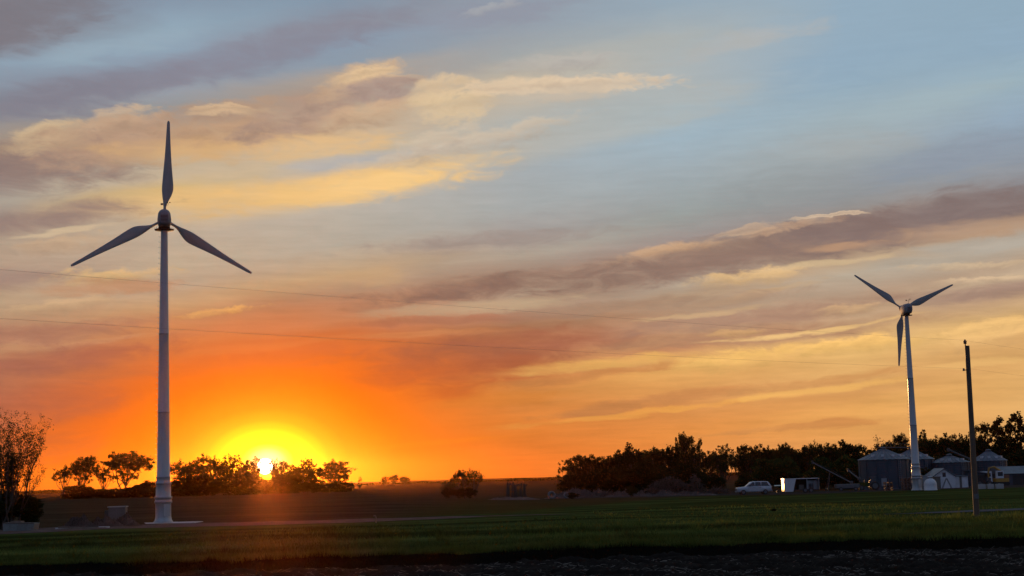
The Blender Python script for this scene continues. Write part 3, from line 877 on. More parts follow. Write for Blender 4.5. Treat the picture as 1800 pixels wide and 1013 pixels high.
# ------------------------------------------------------------------ wind turbines
def turbine(label, px, D, hub_h, rad, first_blade, yaw, name='wind_turbine', mast=False):
    base = gx(px, D)
    t = thing(name, label, 'wind turbine', base, yaw, 'wind turbines')
    k = rad / 8.6
    H = hub_h - 0.75                                            # top of the tower
    prof = [(.80, 0.02), (.80, .06), (.70, .16), (.64, .45), (.63, 1.55), (.70, 1.60), (.70, 1.72), (.66, 1.74), (.66, 1.95), (.70, 1.97), (.70, 2.08), (.62, 2.12),
            (.60, 3.1), (.63, 3.14), (.63, 3.24), (.57, 3.28), (.56, 3.62), (.59, 3.66), (.59, 3.74), (.53, 3.78), (.48, 9.0), (.49, 9.03), (.49, 9.12), (.475, 9.15),
            (.40, 15.6), (.41, 15.63), (.41, 15.72), (.395, 15.75), (.275, H)]
    MB().lathe(prof, 40).build('tower', M['tower'], t)
    for z0, z1, r in ((1.58, 1.76, .712), (1.93, 2.1, .712), (3.12, 3.26, .642), (3.65, 3.75, .602), (9.02, 9.13, .50), (15.62, 15.73, .42)):
        MB().lathe([(r - .02, z0 - .01), (r, z0), (r, z1), (r - .02, z1 + .01)], 40).build('flange', M['steel'], t)
    # climbing pegs and their rail up the left side
    z, peg = 4.2, None
    while z < H - 0.4:
        rr = float(np.interp(z, [q[1] for q in prof], [q[0] for q in prof]))
        if peg is None:
            q = peg = MB().tube([(.02, 0, 0), (-.17, 0, 0), (-.175, 0, .07)], .016, 5).build('climbing_peg', M['steel'], t)
        else:
            q = peg.copy(); COL.objects.link(q); q.parent = t
        q.location = (-rr * math.cos(yaw), rr * math.sin(yaw), z)
        q.rotation_euler = (0, 0, -yaw)
        z += .46
    # door low on the tower
    d = MB().box((-.30, -.655, .5), (.30, -.60, 1.5)).build('door', M['tower'], t)
    d.rotation_euler = (0, 0, .5)
    # yaw platform
    m = MB().lathe([(.30, H - .10), (.80, H - .06), (.82, H), (.30, H + .02)], 24)
    for i in range(10):
        w = 2 * math.pi * i / 10
        m.tube([(.78 * math.cos(w), .78 * math.sin(w), H), (.80 * math.cos(w), .80 * math.sin(w), H + .16)], .012, 4)
    m.build('yaw_platform', M['dark'], t)
    # nacelle: arched cover on a darker saddle
    zc = hub_h
    def arch(y, w, h0, h1):
        pts = []
        for i in range(9):
            q = math.pi * i / 8
            pts.append((w * math.cos(q), y, zc + .15 + (h1 - .15) * math.sin(q) ** .8))
        pts += [(-w * .98, y, zc - .15), (-w * .75, y, zc + h0), (w * .75, y, zc + h0), (w * .98, y, zc - .15)]
        return pts
    m = MB().rings([arch(-1.55, .34, -.36, .58), arch(-1.42, .46, -.48, .74), arch(-1.1, .54, -.55, .84), arch(.3, .58, -.58, .88), arch(1.0, .54, -.55, .82), arch(1.3, .42, -.42, .6)])
    nac = m.build('nacelle', M['nacelle'], t)
    m = MB()
    for i in range(5):
        m.box((-.30, -1.585, zc - .30 + .12 * i), (.30, -1.545, zc - .24 + .12 * i))
    m.build('louvre', M['dark_steel'], nac)
    MB().lathe([(.30, H + .021), (.46, H + .10), (.50, zc - .62), (.50, zc - .56)], 24).build('saddle', M['dark'], t)
    # rotor: hub and three blades on the far side
    hy, ru = 1.75, 0.42                                         # overhang and lift of the rotor
    m = MB()
    rg = []
    for y, r in ((1.22, .30), (1.42, .42), (1.75, .46), (2.1, .40), (2.4, .24), (2.52, .06)):
        rg.append([(r * math.cos(2 * math.pi * i / 20), y, zc + ru * min(1, (y - .9) / .7) + r * math.sin(2 * math.pi * i / 20)) for i in range(20)])
    m.rings([r[::-1] for r in rg]).build('hub', M['nacelle'], t)
    # blade sections: radius, straight edge, bulged edge (metres), thickness
    sec = [(.30, -.13, .13, .26), (.8, -.12, .12, .24), (1.05, -.12, .11, .22), (1.3, -.14, .16, .2), (1.58, -.17, .28, .18), (1.85, -.22, .42, .17), (2.14, -.26, .55, .165), (2.45, -.29, .65, .16), (2.7, -.30, .68, .15),
           (3.0, -.29, .67, .14), (3.55, -.26, .61, .125), (4.2, -.22, .53, .11), (4.96, -.17, .45, .095), (5.7, -.13, .39, .08), (6.37, -.10, .34, .07), (7.2, -.07, .28, .055), (7.9, -.05, .24, .045), (8.35, -.03, .215, .035), (8.52, -.01, .19, .03), (8.6, .04, .13, .015)]
    rings = []
    for (r, a, b, th) in sec:
        tw = R(14) * max(0, 1 - r / 7.0) if r > 1.2 else R(10)
        c, hw = (a + b) / 2, (b - a) / 2
        ring = []
        for i in range(16):
            w = 2 * math.pi * i / 16
            x = c + hw * math.cos(w); y = th / 2 * math.sin(w) * (1.0 if math.cos(w) < 0 else (1 - .7 * math.cos(w)))
            ring.append((x * math.cos(tw) - y * math.sin(tw), x * math.sin(tw) * .6 + y, r * k))
        rings.append(ring)
    bm = MB().rings(rings)
    proto = bm.build('blade', M['blade'], t)
    for i in range(3):
        b = proto if i == 0 else proto.copy()
        if i: COL.objects.link(b); b.parent = t
        ang = R(first_blade + 120 * i)
        # local Z of the blade is turned to the angle seen from behind (x right, z up)
        b.matrix_local = Matrix.Translation((0, hy, zc + ru)) @ Matrix.Rotation(math.pi / 2 - ang, 4, 'Y')
    # wind vane and anemometer on the nacelle
    m = MB().tube([(.1, -.9, zc + .8), (.1, -.9, zc + 1.35)], .02, 5).tube([(-.12, -.9, zc + 1.2), (.32, -.9, zc + 1.2)], .015, 5)
    m.tube([(.32, -.9, zc + 1.2), (.32, -.9, zc + 1.4)], .015, 5)
    for q in range(3):
        w = 2.1 * q
        m.lathe([(.02, 0), (.06, .04), (.06, .08)], 8, (.32 + .14 * math.cos(w), -.9 + .14 * math.sin(w), zc + 1.38))
    m.box((-.30, -.91, zc + 1.2), (-.10, -.89, zc + 1.36))
    m.build('wind_sensor', M['dark_steel'], t)
    return t, base

t1, b1 = turbine('tall pale wind turbine nearest the viewer, standing left of the setting sun', 287, 124, 25.35, 8.72, 88.5, R(13))
t2, b2 = turbine('smaller pale wind turbine at the farmyard, between grain bins and white dome', 1612, 209, 25.4, 8.3, 24.0, R(3))

# concrete foundation under the near turbine
m = MB().box((-3.05, -1.7, -.3), (2.95, 1.7, .02))
m.box((-1.0, -1.0, .021), (1.0, 1.0, .05), taper=(.97, .97))
s = m.build('concrete_slab', M['pale_concrete']); s.location = (b1.x, b1.y, b1.z + .0); 
tag(s, 'pale concrete slab under the nearest wind turbine', 'slab')
t1.location.z += 0.05

# ------------------------------------------------------------------ utility pole and wires
pb = gx(1717, 88)
pole_top = CAM + ray(1700, 608) * (88 / ray(1700, 608).y)
pole = thing('utility_pole', 'weathered brown utility pole standing alone in the grass by the drive', 'utility pole', pb)
L = pole_top - pb
dia = 0.30
prof_pts, prof_r = [], []
for i in range(9):
    q = i / 8
    prof_pts.append(L * q + Vector((0, 0, -.4 if i == 0 else 0))); prof_r.append(.178 - .045 * q)
MB().tube(prof_pts, prof_r, 14).build('shaft', M['pole'], pole)
ip = pole_top - pb + Vector((-.11, 0, .10))
m = MB().tube([ip + Vector((.0, 0, -.9)), ip + Vector((0, 0, .02))], .035, 6)
m.build('pin', M['dark_steel'], pole)
MB().lathe([(.05, 0), (.10, .03), (.08, .08), (.11, .12), (.10, .18), (.05, .21), (.06, .26), (.02, .28)], 12, tuple(ip)).build('insulator', M['red_wood'], pole)
p2 = CAM + ray(1697, 651) * (88 / ray(1697, 651).y) - pb
p2 = Vector((p2.x, p2.y - .0, p2.z))
MB().tube([p2 + Vector((.12, 0, 0)), p2 + Vector((-.14, 0, .03))], .03, 6).tube([p2 + Vector((-.10, 0, -.04)), p2 + Vector((-.10, 0, .12))], [.07, .05], 8).build('neutral_bracket', M['dark_steel'], pole)
for zz in (4.2, 4.5):
    m = MB().lathe([(.155, zz), (.17, zz + .02), (.168, zz + .06), (.155, zz + .08)], 14, tuple(Vector((L.x, L.y, 0)) * (zz / L.z)))
    m.build('steel_band', M['dark_steel'], pole)
m = MB(); q0 = L * .12; m.box((q0.x - .13, q0.y - .205, q0.z - .14), (q0.x + .13, q0.y - .175, q0.z + .14)).build('tag_plate', M['dull_steel'], pole)

def wire(name, label, start, end, sag):
    pts = []
    for i in range(41):
        q = i / 40
        p = start.lerp(end, q); p = p - Vector((0, 0, sag * 4 * q * (1 - q)))
        pts.append(p)
    o = MB().tube(pts, .0032, 5).build(name, M['wire'])
    tag(o, label, 'wire', 'overhead power wires')
def at(px, py, D):
    d = ray(px, py); return CAM + d * (D / d.y)
A0 = pb + ip + Vector((0, -.10, .22)); B0 = pb + p2 + Vector((-.10, -.08, .1))
wl = at(0, 466, 44.5); wl2 = at(0, 552, 44.5)
def beyond(a, b, f): return a + (b - a) * f
wire('power_wire', 'upper overhead wire running left from the top of the utility pole', A0, beyond(A0, wl, 1.25), .22)
wire('power_wire', 'lower overhead wire running left from the side of the utility pole', B0, beyond(B0, wl2, 1.25), .22)
wire('power_wire', 'upper overhead wire leaving the utility pole top to the right', A0 + Vector((.02, .1, 0)), A0 + Vector((44, 28.5, -.75)), .9)
wire('power_wire', 'lower overhead wire leaving the utility pole to the right', B0 + Vector((.3, .1, 0)), B0 + Vector((44, 28.5, -.6)), .9)

# ------------------------------------------------------------------ left foreground things
p = gx(207, 118)
c = thing('utility_cabinet', 'grey steel utility cabinet standing behind the dirt mound', 'cabinet', p, R(3))
m = MB().box((-.66, -.4, 0), (.66, .4, 1.42))
m.build('body', M['grey_box'], c)
MB().box((-.72, -.46, 1.421), (.72, .46, 1.50)).build('lid', M['concrete'], c)
MB().box((-.98, -.2, .1), (-.663, .2, 1.2)).build('side_box', M['dark_steel'], c)
MB().box((-.60, -.425, .08), (-.02, -.402, 1.34)).build('door', M['grey_box'], c)
MB().box((.02, -.425, .08), (.60, -.402, 1.34)).build('door', M['grey_box'], c)

p = gx(37, 110.5)
c = thing('steel_container', 'low grey-green steel skip lying at the foot of the left tree', 'container', p, R(-4))
m = MB()
m.prism([(-1.15, 0), (1.1, 0), (1.22, .55), (-1.2, .62)], 'y', -.5, .5)
m.build('body', M['green_box'], c)
m = MB().box((-.7, -.3, .60), (.1, .35, .72)).tube([(-1.18, -.52, .6), (1.2, -.52, .54)], .035, 6)
m.build('lid', M['plank'], c)
for x in (-.7, -.1, .5):
    MB().box((x - .04, -.54, .02), (x + .04, -.503, .52)).build('rib', M['green_box'], c)

def mound(name, label, px, D, w, d, h, m, seed, cat, rough=.07):
    rng = np.random.RandomState(seed)
    p = gx(px, D)
    nx, ny = 90, 26
    xs = np.linspace(-1, 1, nx); ys = np.linspace(-1, 1, ny)
    X, Y = np.meshgrid(xs, ys)
    env = np.clip(1 - X ** 2, 0, 1) ** .9 * np.clip(1 - Y ** 2, 0, 1)
    Z = env * (.65 + .0 * X)
    for k in range(14):
        fx, fy = rng.uniform(1, 12), rng.uniform(1, 9)
        Z += env * (.30 if rough > .1 else .17) / (1 + .22 * math.hypot(fx, fy)) * np.sin(fx * X * 2 + fy * Y + rng.uniform(0, 6.28))
    Z += env * rng.normal(0, rough, X.shape)
    Z = np.maximum(Z, -.1) * h - .04
    vs = np.stack([X * w, Y * d, Z], -1).reshape(-1, 3)
    fs = [(j * nx + i, j * nx + i + 1, (j + 1) * nx + i + 1, (j + 1) * nx + i) for j in range(ny - 1) for i in range(nx - 1)]
    o = MB().add(vs, fs, rough < .1).build(name, m)
    o.location = p
    return tag(o, label, cat)
mound('dirt_mound', 'low heap of brown earth between the cabinet and the tree', 178, 115, 3.2, 1.3, 1.0, M['mound'], 5, 'dirt mound', .11)

def plank(label, px, D, L, w, h, rz, m='plank', tilt=0.0, z=0.02):
    p = gx(px, D)
    o = MB().box((-L / 2, -w / 2, 0), (L / 2, w / 2, h)).build('plank', M[m])
    o.location = p + Vector((0, 0, z)); o.rotation_euler = (0, tilt, rz)
    return tag(o, label, 'plank', 'planks by the tower')
plank('long pale plank on the bare dirt, nearest the grey-green skip', 118, 111, 1.7, .3, .09, R(-3), 'pale_concrete')
plank('dark plank lying across the front of the dirt mound', 145, 110, 3.6, .3, .12, R(-4), 'plank', R(2))
plank('short pale board lying in front of the dirt mound', 183, 111, .75, .3, .1, R(3), 'pale_concrete')

p = gx(661, 106)
c = MB().tube([(0, 0, -.1), (0, 0, .42), (-.05, 0, .5), (-.17, 0, .52)], .05, 8).build('marker_post', M['plank'])
c.location = p
tag(c, 'small bent marker post standing alone in the middle of the field edge', 'marker post')

# ------------------------------------------------------------------ farm buildings
def grain_bin(label, px, D, r, eave, peak, sunny=False, vents=4, rz=0.0):
    p = gx(px, D)
    t = thing('grain_bin', label, 'grain bin', p, rz, 'grain bins')
    prof = [(r + .05, 0), (r + .05, .15), (r, .16)]
    n = int(eave / .09)
    for i in range(n + 1):
        prof.append((r + .018 * math.sin(i * math.pi / 2), .18 + (eave - .18) * i / n))
    m = MB().lathe(prof, 56, cap=False)
    for i in range(14):
        w = 2 * math.pi * (i + .3) / 14
        m.box((r + .02, -.05, .1), (r + .09, .05, eave - .04), Matrix.Rotation(w, 4, 'Z'))
    wall = m.build('wall', M['bin_wall'], t)
    m = MB()
    n = 28
    vs, fs = [], []
    for j, (rr, zz) in enumerate(((r + .16, eave - .03), (r * .5, eave + (peak - eave) * .52), (.38, peak - .14))):
        for i in range(n * 2):
            w = math.pi * i / n
            vs.append((rr * math.cos(w), rr * math.sin(w), zz + (.07 if i % 2 == 0 else 0)))
    for j in range(2):
        for i in range(2 * n):
            i2 = (i + 1) % (2 * n)
            fs.append((j * 2 * n + i, j * 2 * n + i2, (j + 1) * 2 * n + i2, (j + 1) * 2 * n + i))
    m.add(vs, fs, False)
    roof = m.build('roof', M['bin_roof'], t)
    MB().lathe([(.42, peak - .16), (.42, peak), (.50, peak + .02), (.36, peak + .16), (.05, peak + .22)], 16).build('cap', M['bin_roof'], roof)
    for i in range(vents):
        w = -math.pi / 2 + (i - (vents - 1) / 2) * .55
        rr = r * .72; zz = eave + (peak - eave) * .30
        MB().box((rr - .22, -.2, zz - .1), (rr + .25, .2, zz + .28), Matrix.Rotation(w, 4, 'Z')).build('vent', M['white_gloss'], roof)
    m = MB()
    w = R(-68)
    for s in (-.2, .2):
        m.tube([(r + .16, s, .4), (r + .16, s, eave + .1)], .025, 5)
    z = .5
    while z < eave:
        m.tube([(r + .16, -.2, z), (r + .16, .2, z)], .018, 4); z += .32
    ld = m.build('ladder', M['steel'], t); ld.rotation_euler = (0, 0, w)
    m = MB().box((r - .05, -.42, .5), (r + .12, .42, 1.75))
    dr = m.build('door', M['steel'], t); dr.rotation_euler = (0, 0, R(-105))
    return t
def bin_spec(px, D, px_half, y_eave, y_peak, **k):
    r = px_half * D / F
    return dict(px=px, D=D, r=r, eave=top_h(px, y_eave, D - r * .8), peak=top_h(px, y_peak, D), **k)
grain_bin('broad zinc grain bin at the left end of the row, sunlit left edge', **bin_spec(1556, 238, 43, 808, 788))
grain_bin('zinc grain bin half hidden behind the farmyard turbine tower', **bin_spec(1606, 244, 37, 808, 789))
grain_bin('zinc grain bin rising behind the white gabled shed', **bin_spec(1672, 242, 33, 813, 800))
grain_bin('zinc grain bin standing just right of the utility pole', **bin_spec(1741, 246, 30, 810, 792))

def spout(name, label, a, b, rad, m, legs=True, cat='grain auger'):
    base = Vector((a.x, a.y, hz(a.x, a.y)))
    t = thing(name, label, cat, base, 0, 'grain augers')
    A, B = a - base, b - base
    MB().tube([A, B], rad, 8).build('tube', m, t)
    mm = MB()
    d = (B - A)
    for f in (.55,):
        q = A + d * f
        if legs:
            for s in (-1, 1):
                x = q.x; z0 = hz(base.x + q.x, base.y + q.y) - base.z
                mm.tube([(x, q.y + s * .1, q.z), (x - .6, q.y + s * .9, z0)], .05, 5)
            mm.tube([(q.x - .6, q.y - .9, hz(base.x, base.y) - base.z + .35), (q.x - .6, q.y + .9, hz(base.x, base.y) - base.z + .35)], .06, 5)
    mm.tube([A + Vector((0, 0, rad)), A + d * .5 + Vector((0, 0, rad + .35)), B + Vector((0, 0, rad))], .02, 4)
    mm.build('frame', M['dark_steel'], t)
    MB().lathe([(rad * 1.5, -.25), (rad * 1.7, .1), (rad * 1.5, .3)], 10, tuple(B)).build('head', M['dark_steel'], t)
    MB().lathe([(rad * 2.4, -.12), (rad * 2.8, .25), (rad * 1.2, .3)], 10, tuple(A)).build('hopper', M['dark_steel'], t)
    return t
spout('grain_auger', 'long grey grain auger rising left beside the dark trees', at(1497, 849, 228), at(1428, 813, 233), .085, M['dull_steel'])
spout('grain_auger', 'short grain auger leaning left against the broad zinc bin', at(1511, 843, 231), at(1491, 827, 233), .11, M['dull_steel'], False)
spout('grain_auger', 'dark roof auger sloping down between the shed bin and utility pole', at(1706, 808, 239), at(1667, 791, 240), .15, M['dark_steel'], False)

# catwalk and spouting across the two left bins
a, b = at(1543, 787, 238), at(1598, 787, 241)
base = Vector((a.x, a.y, hz(a.x, a.y)))
t = thing('catwalk', 'dark catwalk running across the peaks of the left grain bins', 'catwalk', base)
A, B = a - base, b - base
MB().tube([A, B], .12, 6).build('deck', M['dark_steel'], t)
m = MB().tube([A + Vector((0, 0, .6)), B + Vector((0, 0, .6))], .03, 5)
for i in range(8):
    q = A.lerp(B, i / 7); m.tube([q, q + Vector((0, 0, .6))], .03, 4)
m.build('railing', M['dark_steel'], t)

# white gabled shed with a low wing
p = gx(1661, 226)
t = thing('gabled_shed', 'small white gabled shed with a low right wing before the bins', 'shed', p, R(2))
k = 226 / F
hw, hp, he = 19 * k, top_h(1660, 825, 226), top_h(1660, 838, 226)
m = MB().prism([(-hw, 0), (hw, 0), (hw, he), (0, hp), (-hw, he)], 'y', -.1, 4.5)
w0 = m.build('wall', M['white_paint'], t)
rf = MB()
rf.prism([(-hw - .18, he - .07), (0, hp + .04), (0, hp + .16), (-hw - .2, he + .05)], 'y', -.3, 4.7)
rf.prism([(0.002, hp + .04), (hw + .18, he - .07), (hw + .2, he + .05), (0.002, hp + .16)], 'y', -.3, 4.7)
rf.build('roof', M['bin_roof'], t)
w = MB().box((-.28, -.125, hp - 1.15), (.22, -.102, hp - .5)).build('window', M['glass'], t)
MB().box((-.34, -.14, hp - .497), (.28, -.103, hp - .43)).build('frame', M['white_gloss'], w)
wing = MB().box((hw + .005, .4, 0), (hw + 24 * k, 4.0, he - .02)).build('wing', M['white_paint'], t)
MB().prism([(hw + .21, he + .0), (hw + 24.6 * k, he - .012), (hw + 24.6 * k, he + .07), (hw + .21, he + .09)], 'y', .2, 4.2).build('wing_roof', M['bin_roof'], t)
m = MB().box((hw + 9 * k, .375, .02), (hw + 13 * k, .397, 1.75)).build('door', M['grey_box'], t)
m = MB().box((-1.0, -.125, .02), (-.15, -.102, 1.5)).build('door', M['white_gloss'], t)

# step ladder in front of the shed
p = gx(1665, 221)
t = thing('step_ladder', 'thin dark A-shaped step ladder standing before the white shed', 'ladder', p)
m = MB()
for s in (-.28, .28):
    m.tube([(-.75, s, 0), (-.05, s * .6, 1.55)], .04, 5)
for i in range(5):
    q = (i + .7) / 6; m.tube([(-.75 + .7 * q, -.27, 1.55 * q), (-.75 + .7 * q, .27, 1.55 * q)], .03, 5)
m.build('front_frame', M['dark_steel'], t)
m = MB()
for s in (-.28, .28):
    m.tube([(.70, s, 0), (.02, s * .6, 1.55)], .04, 5)
m.tube([(.38, -.24, .75), (.38, .24, .75)], .03, 5)
m.build('rear_frame', M['dark_steel'], t)

# white dome beside the right turbine
p = gx(1636, 207)
k = 207 / F
t = thing('domed_tank', 'white round-topped storage tank right beside the farmyard turbine base', 'tank', p)
rr = 11 * k
hh = top_h(1636, 841, 207)
pr = [(rr * 1.05, 0), (rr * 1.05, .1), (rr, .12), (rr * .99, hh * .45)]
for i in range(1, 9):
    q = math.pi / 2 * i / 8
    pr.append((rr * .99 * math.cos(q) + .02, hh * .45 + hh * .55 * math.sin(q)))
MB().lathe(pr, 32).build('body', M['white_paint'], t)
MB().lathe([(.14, hh - .03), (.14, hh + .16), (.34, hh + .17), (.30, hh + .28), (.04, hh + .32)], 14).build('vent_cap', M['white_gloss'], t)
MB().tube([(-.12, 0, hh + .30), (-.12, 0, hh + .55)], .05, 6).build('pipe', M['steel'], t)
p = gx(1648, 211)
m = MB().box((-.4, -.4, 0), (.4, .4, 1.75)).box((-.46, -.46, 1.751), (.46, .46, 1.84))
o = m.build('control_cabinet', M['grey_box']); o.location = p
tag(o, 'dull grey control cabinet standing between white tank and gabled shed', 'cabinet')
p = gx(1628, 212)
m = MB().box((-.5, -.4, 0), (.5, .4, 1.95)).box((-.56, -.46, 1.951), (.56, .46, 2.03))
o = m.build('control_cabinet', M['steel']); o.location = p
tag(o, 'pale steel cabinet behind the white tank, against the turbine base', 'cabinet')

# long silver building at the right edge
p = gx(1764, 238)
t = thing('machine_shed', 'long low silver-roofed shed reaching past the right edge', 'shed', p, R(4))
h1, h0 = top_h(1775, 820, 238), top_h(1775, 833, 238)
L = 13.0
m = MB().box((0, 0, 0), (L, 6.0, h0)).build('wall', M['bin_wall'], t)
MB().prism([(-.35, h0 + .002), (6.3, h0 + .002), (3.0, h1)], 'x', -.3, L + .3).build('roof', M['bin_roof'], t)
MB().box((1.6, -.03, .02), (4.4, -.003, h0 - .3)).build('door', M['dark'], t)
w = MB().box((6.0, -.03, 1.0), (7.2, -.003, 1.7)).build('window', M['glass'], t)
# grey lean-to behind the pole
p = gx(1706, 233)
t = thing('lean_to', 'small grey lean-to hut with dark doorway behind the utility pole', 'hut', p)
hh = top_h(1712, 828, 233)
m = MB().prism([(0, 0), (2.9, 0), (2.9, hh * .8), (0, hh)], 'y', 0, 3.0)
m.build('wall', M['bin_wall'], t)
MB().prism([(-.2, hh + .02), (3.1, hh * .8 - .03), (3.1, hh * .8 + .07), (-.2, hh + .13)], 'y', -.25, 3.2).build('roof', M['bin_roof'], t)
MB().box((1.0, -.03, .02), (2.5, -.003, hh * .72)).build('door', M['dark'], t)

# ------------------------------------------------------------------ vehicles
def wheel(parent, x, y, r, w=.24, side=-1):
    m = MB()
    rg = []
    prof = [(r * .62, 0), (r * .92, 0), (r, .04), (r, w - .04), (r * .92, w), (r * .62, w)]
    n = 24
    for (rr, yy) in prof:
        rg.append([(x + rr * math.cos(2 * math.pi * i / n), y + yy, r + rr * math.sin(2 * math.pi * i / n)) for i in range(n)])
    wl = m.rings(rg).build('wheel', M['rubber'], parent)
    yo = y - .012 if side < 0 else y + w - .03
    m = MB()
    rg = [[(x + rr * math.cos(2 * math.pi * i / n), yo + yy, r + rr * math.sin(2 * math.pi * i / n)) for i in range(n)] for rr, yy in ((r * .60, .0), (r * .58, .03), (r * .25, .03), (r * .12, .0))]
    m.rings(rg).build('rim', M['dull_steel'], wl)
    return wl

def suv():
    D = 221
    p = gx(1325, D); k = D / F
    t = thing('parked_car', 'white four-door estate car parked on the grass before the trees', 'car', p, R(0))
    # body outline, front to the left; built from cross sections along x
    L = 61 * k / 2
    W = .98
    st = [(-L, .50, .95, .86), (-L + .06, .42, 1.06, .94), (-L + .9, .40, 1.14, .98), (-L + 1.45, .38, 1.2, 1.0), (-L + 2.2, .38, 1.22, 1.0), (0.9, .38, 1.22, 1.0), (L - .5, .40, 1.2, .99), (L - .06, .46, 1.14, .95), (L, .52, 1.05, .9)]
    rings = []
    for (x, z0, z1, wf) in st:
        w = W * wf
        rings.append([(x, -w * .94, z0), (x, -w, z0 + .14), (x, -w, z1 - .22), (x, -w * .96, z1 - .04), (x, -w * .86, z1), (x, w * .86, z1), (x, w * .96, z1 - .04), (x, w, z1 - .22), (x, w, z0 + .14), (x, w * .94, z0)])
    body = MB().rings(rings).build('body', M['car_paint'], t)
    # cabin
    cab = [(-L + 1.35, 1.20, .84), (-L + 2.15, 1.86, .74), (-L + 2.7, 1.93, .74), (1.6, 1.92, .74), (L - .52, 1.87, .74), (L - .10, 1.24, .84)]
    rings = []
    zb = 1.19
    for (x, z, w) in cab:
        w0 = .86
        zz = max(z, zb + .02)
        f = (zz - zb) / (1.93 - zb)
        wt = W * (.9 - .17 * f)
        rings.append([(x, -W * .9, zb), (x, -wt, zz - .05 * f), (x, -wt * .9, zz), (x, wt * .9, zz), (x, wt, zz - .05 * f), (x, W * .9, zb)])
    MB().rings(rings).build('cabin', M['car_paint'], t)
    # side windows as panes set just proud of the cabin sides
    def pane(pts, side):
        vs = []
        for (x, z) in pts:
            f = (z - zb) / (1.93 - zb); y = W * (.9 - .17 * f) + .012
            vs.append((x, side * y, z))
        m = MB().add(vs + [(v[0], v[1] - side * .015, v[2]) for v in vs], [tuple(range(4)) if side > 0 else (3, 2, 1, 0)] + [(i, (i + 1) % 4, (i + 1) % 4 + 4, i + 4) for i in range(4)])
        m.build('window', M['glass'], t)
    for s in (-1, 1):
        pane([(-L + 1.75, 1.26), (-L + 2.65, 1.26), (-L + 2.65, 1.82), (-L + 2.30, 1.80)], s)
        pane([(-L + 2.75, 1.26), (-L + 3.55, 1.26), (-L + 3.55, 1.83), (-L + 2.75, 1.83)], s)
        pane([(-L + 3.65, 1.26), (L - .42, 1.26), (L - .66, 1.80), (-L + 3.65, 1.83)], s)
        hl = MB().box((-L - .005, s * .88 - .16, .78), (-L + .16, s * .88 + .10, .98)).build('headlight', M['amber'], t)
        tl = MB().box((L - .10, s * .84 - .10, .78), (L + .004, s * .84 + .10, 1.05)).build('tail_light', M['red_wood'], t)
        MB().box((-L + 1.85, s * 1.04 - .10, 1.22), (-L + 2.02, s * 1.04 + .08, 1.38)).build('mirror', M['dark_steel'], t)
        for (x0, x1) in ((-L + 1.66, -L + 2.68), (-L + 2.72, -L + 3.6)):
            dr = MB().box((x0, s * (W + .004) - .012, .52), (x1, s * (W + .004) + .012, 1.16)).build('door', M['car_paint'], t)
            MB().box((x1 - .25, s * (W + .025) - .015, 1.0), (x1 - .08, s * (W + .025) + .015, 1.04)).build('handle', M['dark_steel'], dr)
    MB().box((-L - .06, -.90, .40), (-L + .02, .90, .60)).build('bumper', M['steel'], t)
    MB().box((L - .02, -.90, .42), (L + .07, .90, .62)).build('bumper', M['steel'], t)
    MB().box((-L - .02, -.55, .66), (-L + .03, .55, .92)).build('grille', M['dark_steel'], t)
    for x in (-L + .95, L - 1.0):
        wheel(t, x, -W - .02, .38, side=-1); wheel(t, x, W - .22, .38, side=1)
        MB().lathe([(.46, 0), (.46, .02)], 20).build('wheel_arch', M['dark'], t)
        a = t.children[-1]
        a.rotation_euler = (R(90), 0, 0); a.location = (x, -W - .002, .44)
    return t
suv()

def trailer():
    D = 222
    k = D / F
    p = gx(1411, D)
    t = thing('cargo_trailer', 'white box trailer with open side and glowing left end', 'trailer', p)
    x0, x1 = -31 * k, 29.5 * k
    z0, z1 = .36, top_h(1411, 841, D)
    y0, y1 = 0, 2.3
    MB().box((x0, y0 + .05, z0), (x1, y1, z0 + .14)).build('floor', M['dark'], t)
    MB().box((x0 - .05, y0 - .12, z1 - .09), (x1 + .05, y1 + .05, z1)).build('roof', M['white_gloss'], t)
    MB().box((x0 + .1, y1 - .06, z0 + .145), (x1 - .05, y1 - .005, z1 - .095)).build('back_wall', M['dark'], t)
    # left end wall of bright metal, square to the x axis
    MB().box((x0 - .04, y0 + .0, z0 - .05), (x0 + .02, y1 + .02, z1 - .095)).build('end_wall', M['mirror_metal'], t)
    MB().box((x1 - .04, y0 + .02, z0 + .145), (x1 + .02, y1 + .02, z1 - .095)).build('end_wall', M['steel'], t)
    # slanted white front panel
    MB().prism([(x0 + .03, z0 - .15), (x0 + 1.25, z0 - .15), (x0 + 1.72, z1 - .095), (x0 + .03, z1 - .095)], 'y', y0 - .08, y0 - .02).build('side_panel', M['white_paint'], t)
    MB().box((x1 - 1.65, y0 + .9, z0 + .145), (x1 - .05, y0 + .96, z1 - .35)).build('inner_panel', M['steel'], t)
    MB().box((x0 + 3.30, y0 - .02, z0 + .145), (x0 + 3.42, y0 + .08, z1 - .095)).build('post', M['steel'], t)
    for x in (-.1, .75):
        wheel(t, x + .5, y0 - .16, .36, .2, -1)
    MB().tube([(x0, 1.1, .42), (x0 - 1.3, 1.1, .45)], .06, 6).tube([(x0 - 1.0, 1.1, .45), (x0 - 1.0, 1.1, 0)], .05, 6).build('drawbar', M['dark_steel'], t)
    MB().box((x0 - .075, .25, z1 - .62), (x0 - .042, .6, z1 - .38)).build('marker_lamp', M['amber'], t)
    return t, p, x0, z0
tr, trp, trx, trz = trailer()
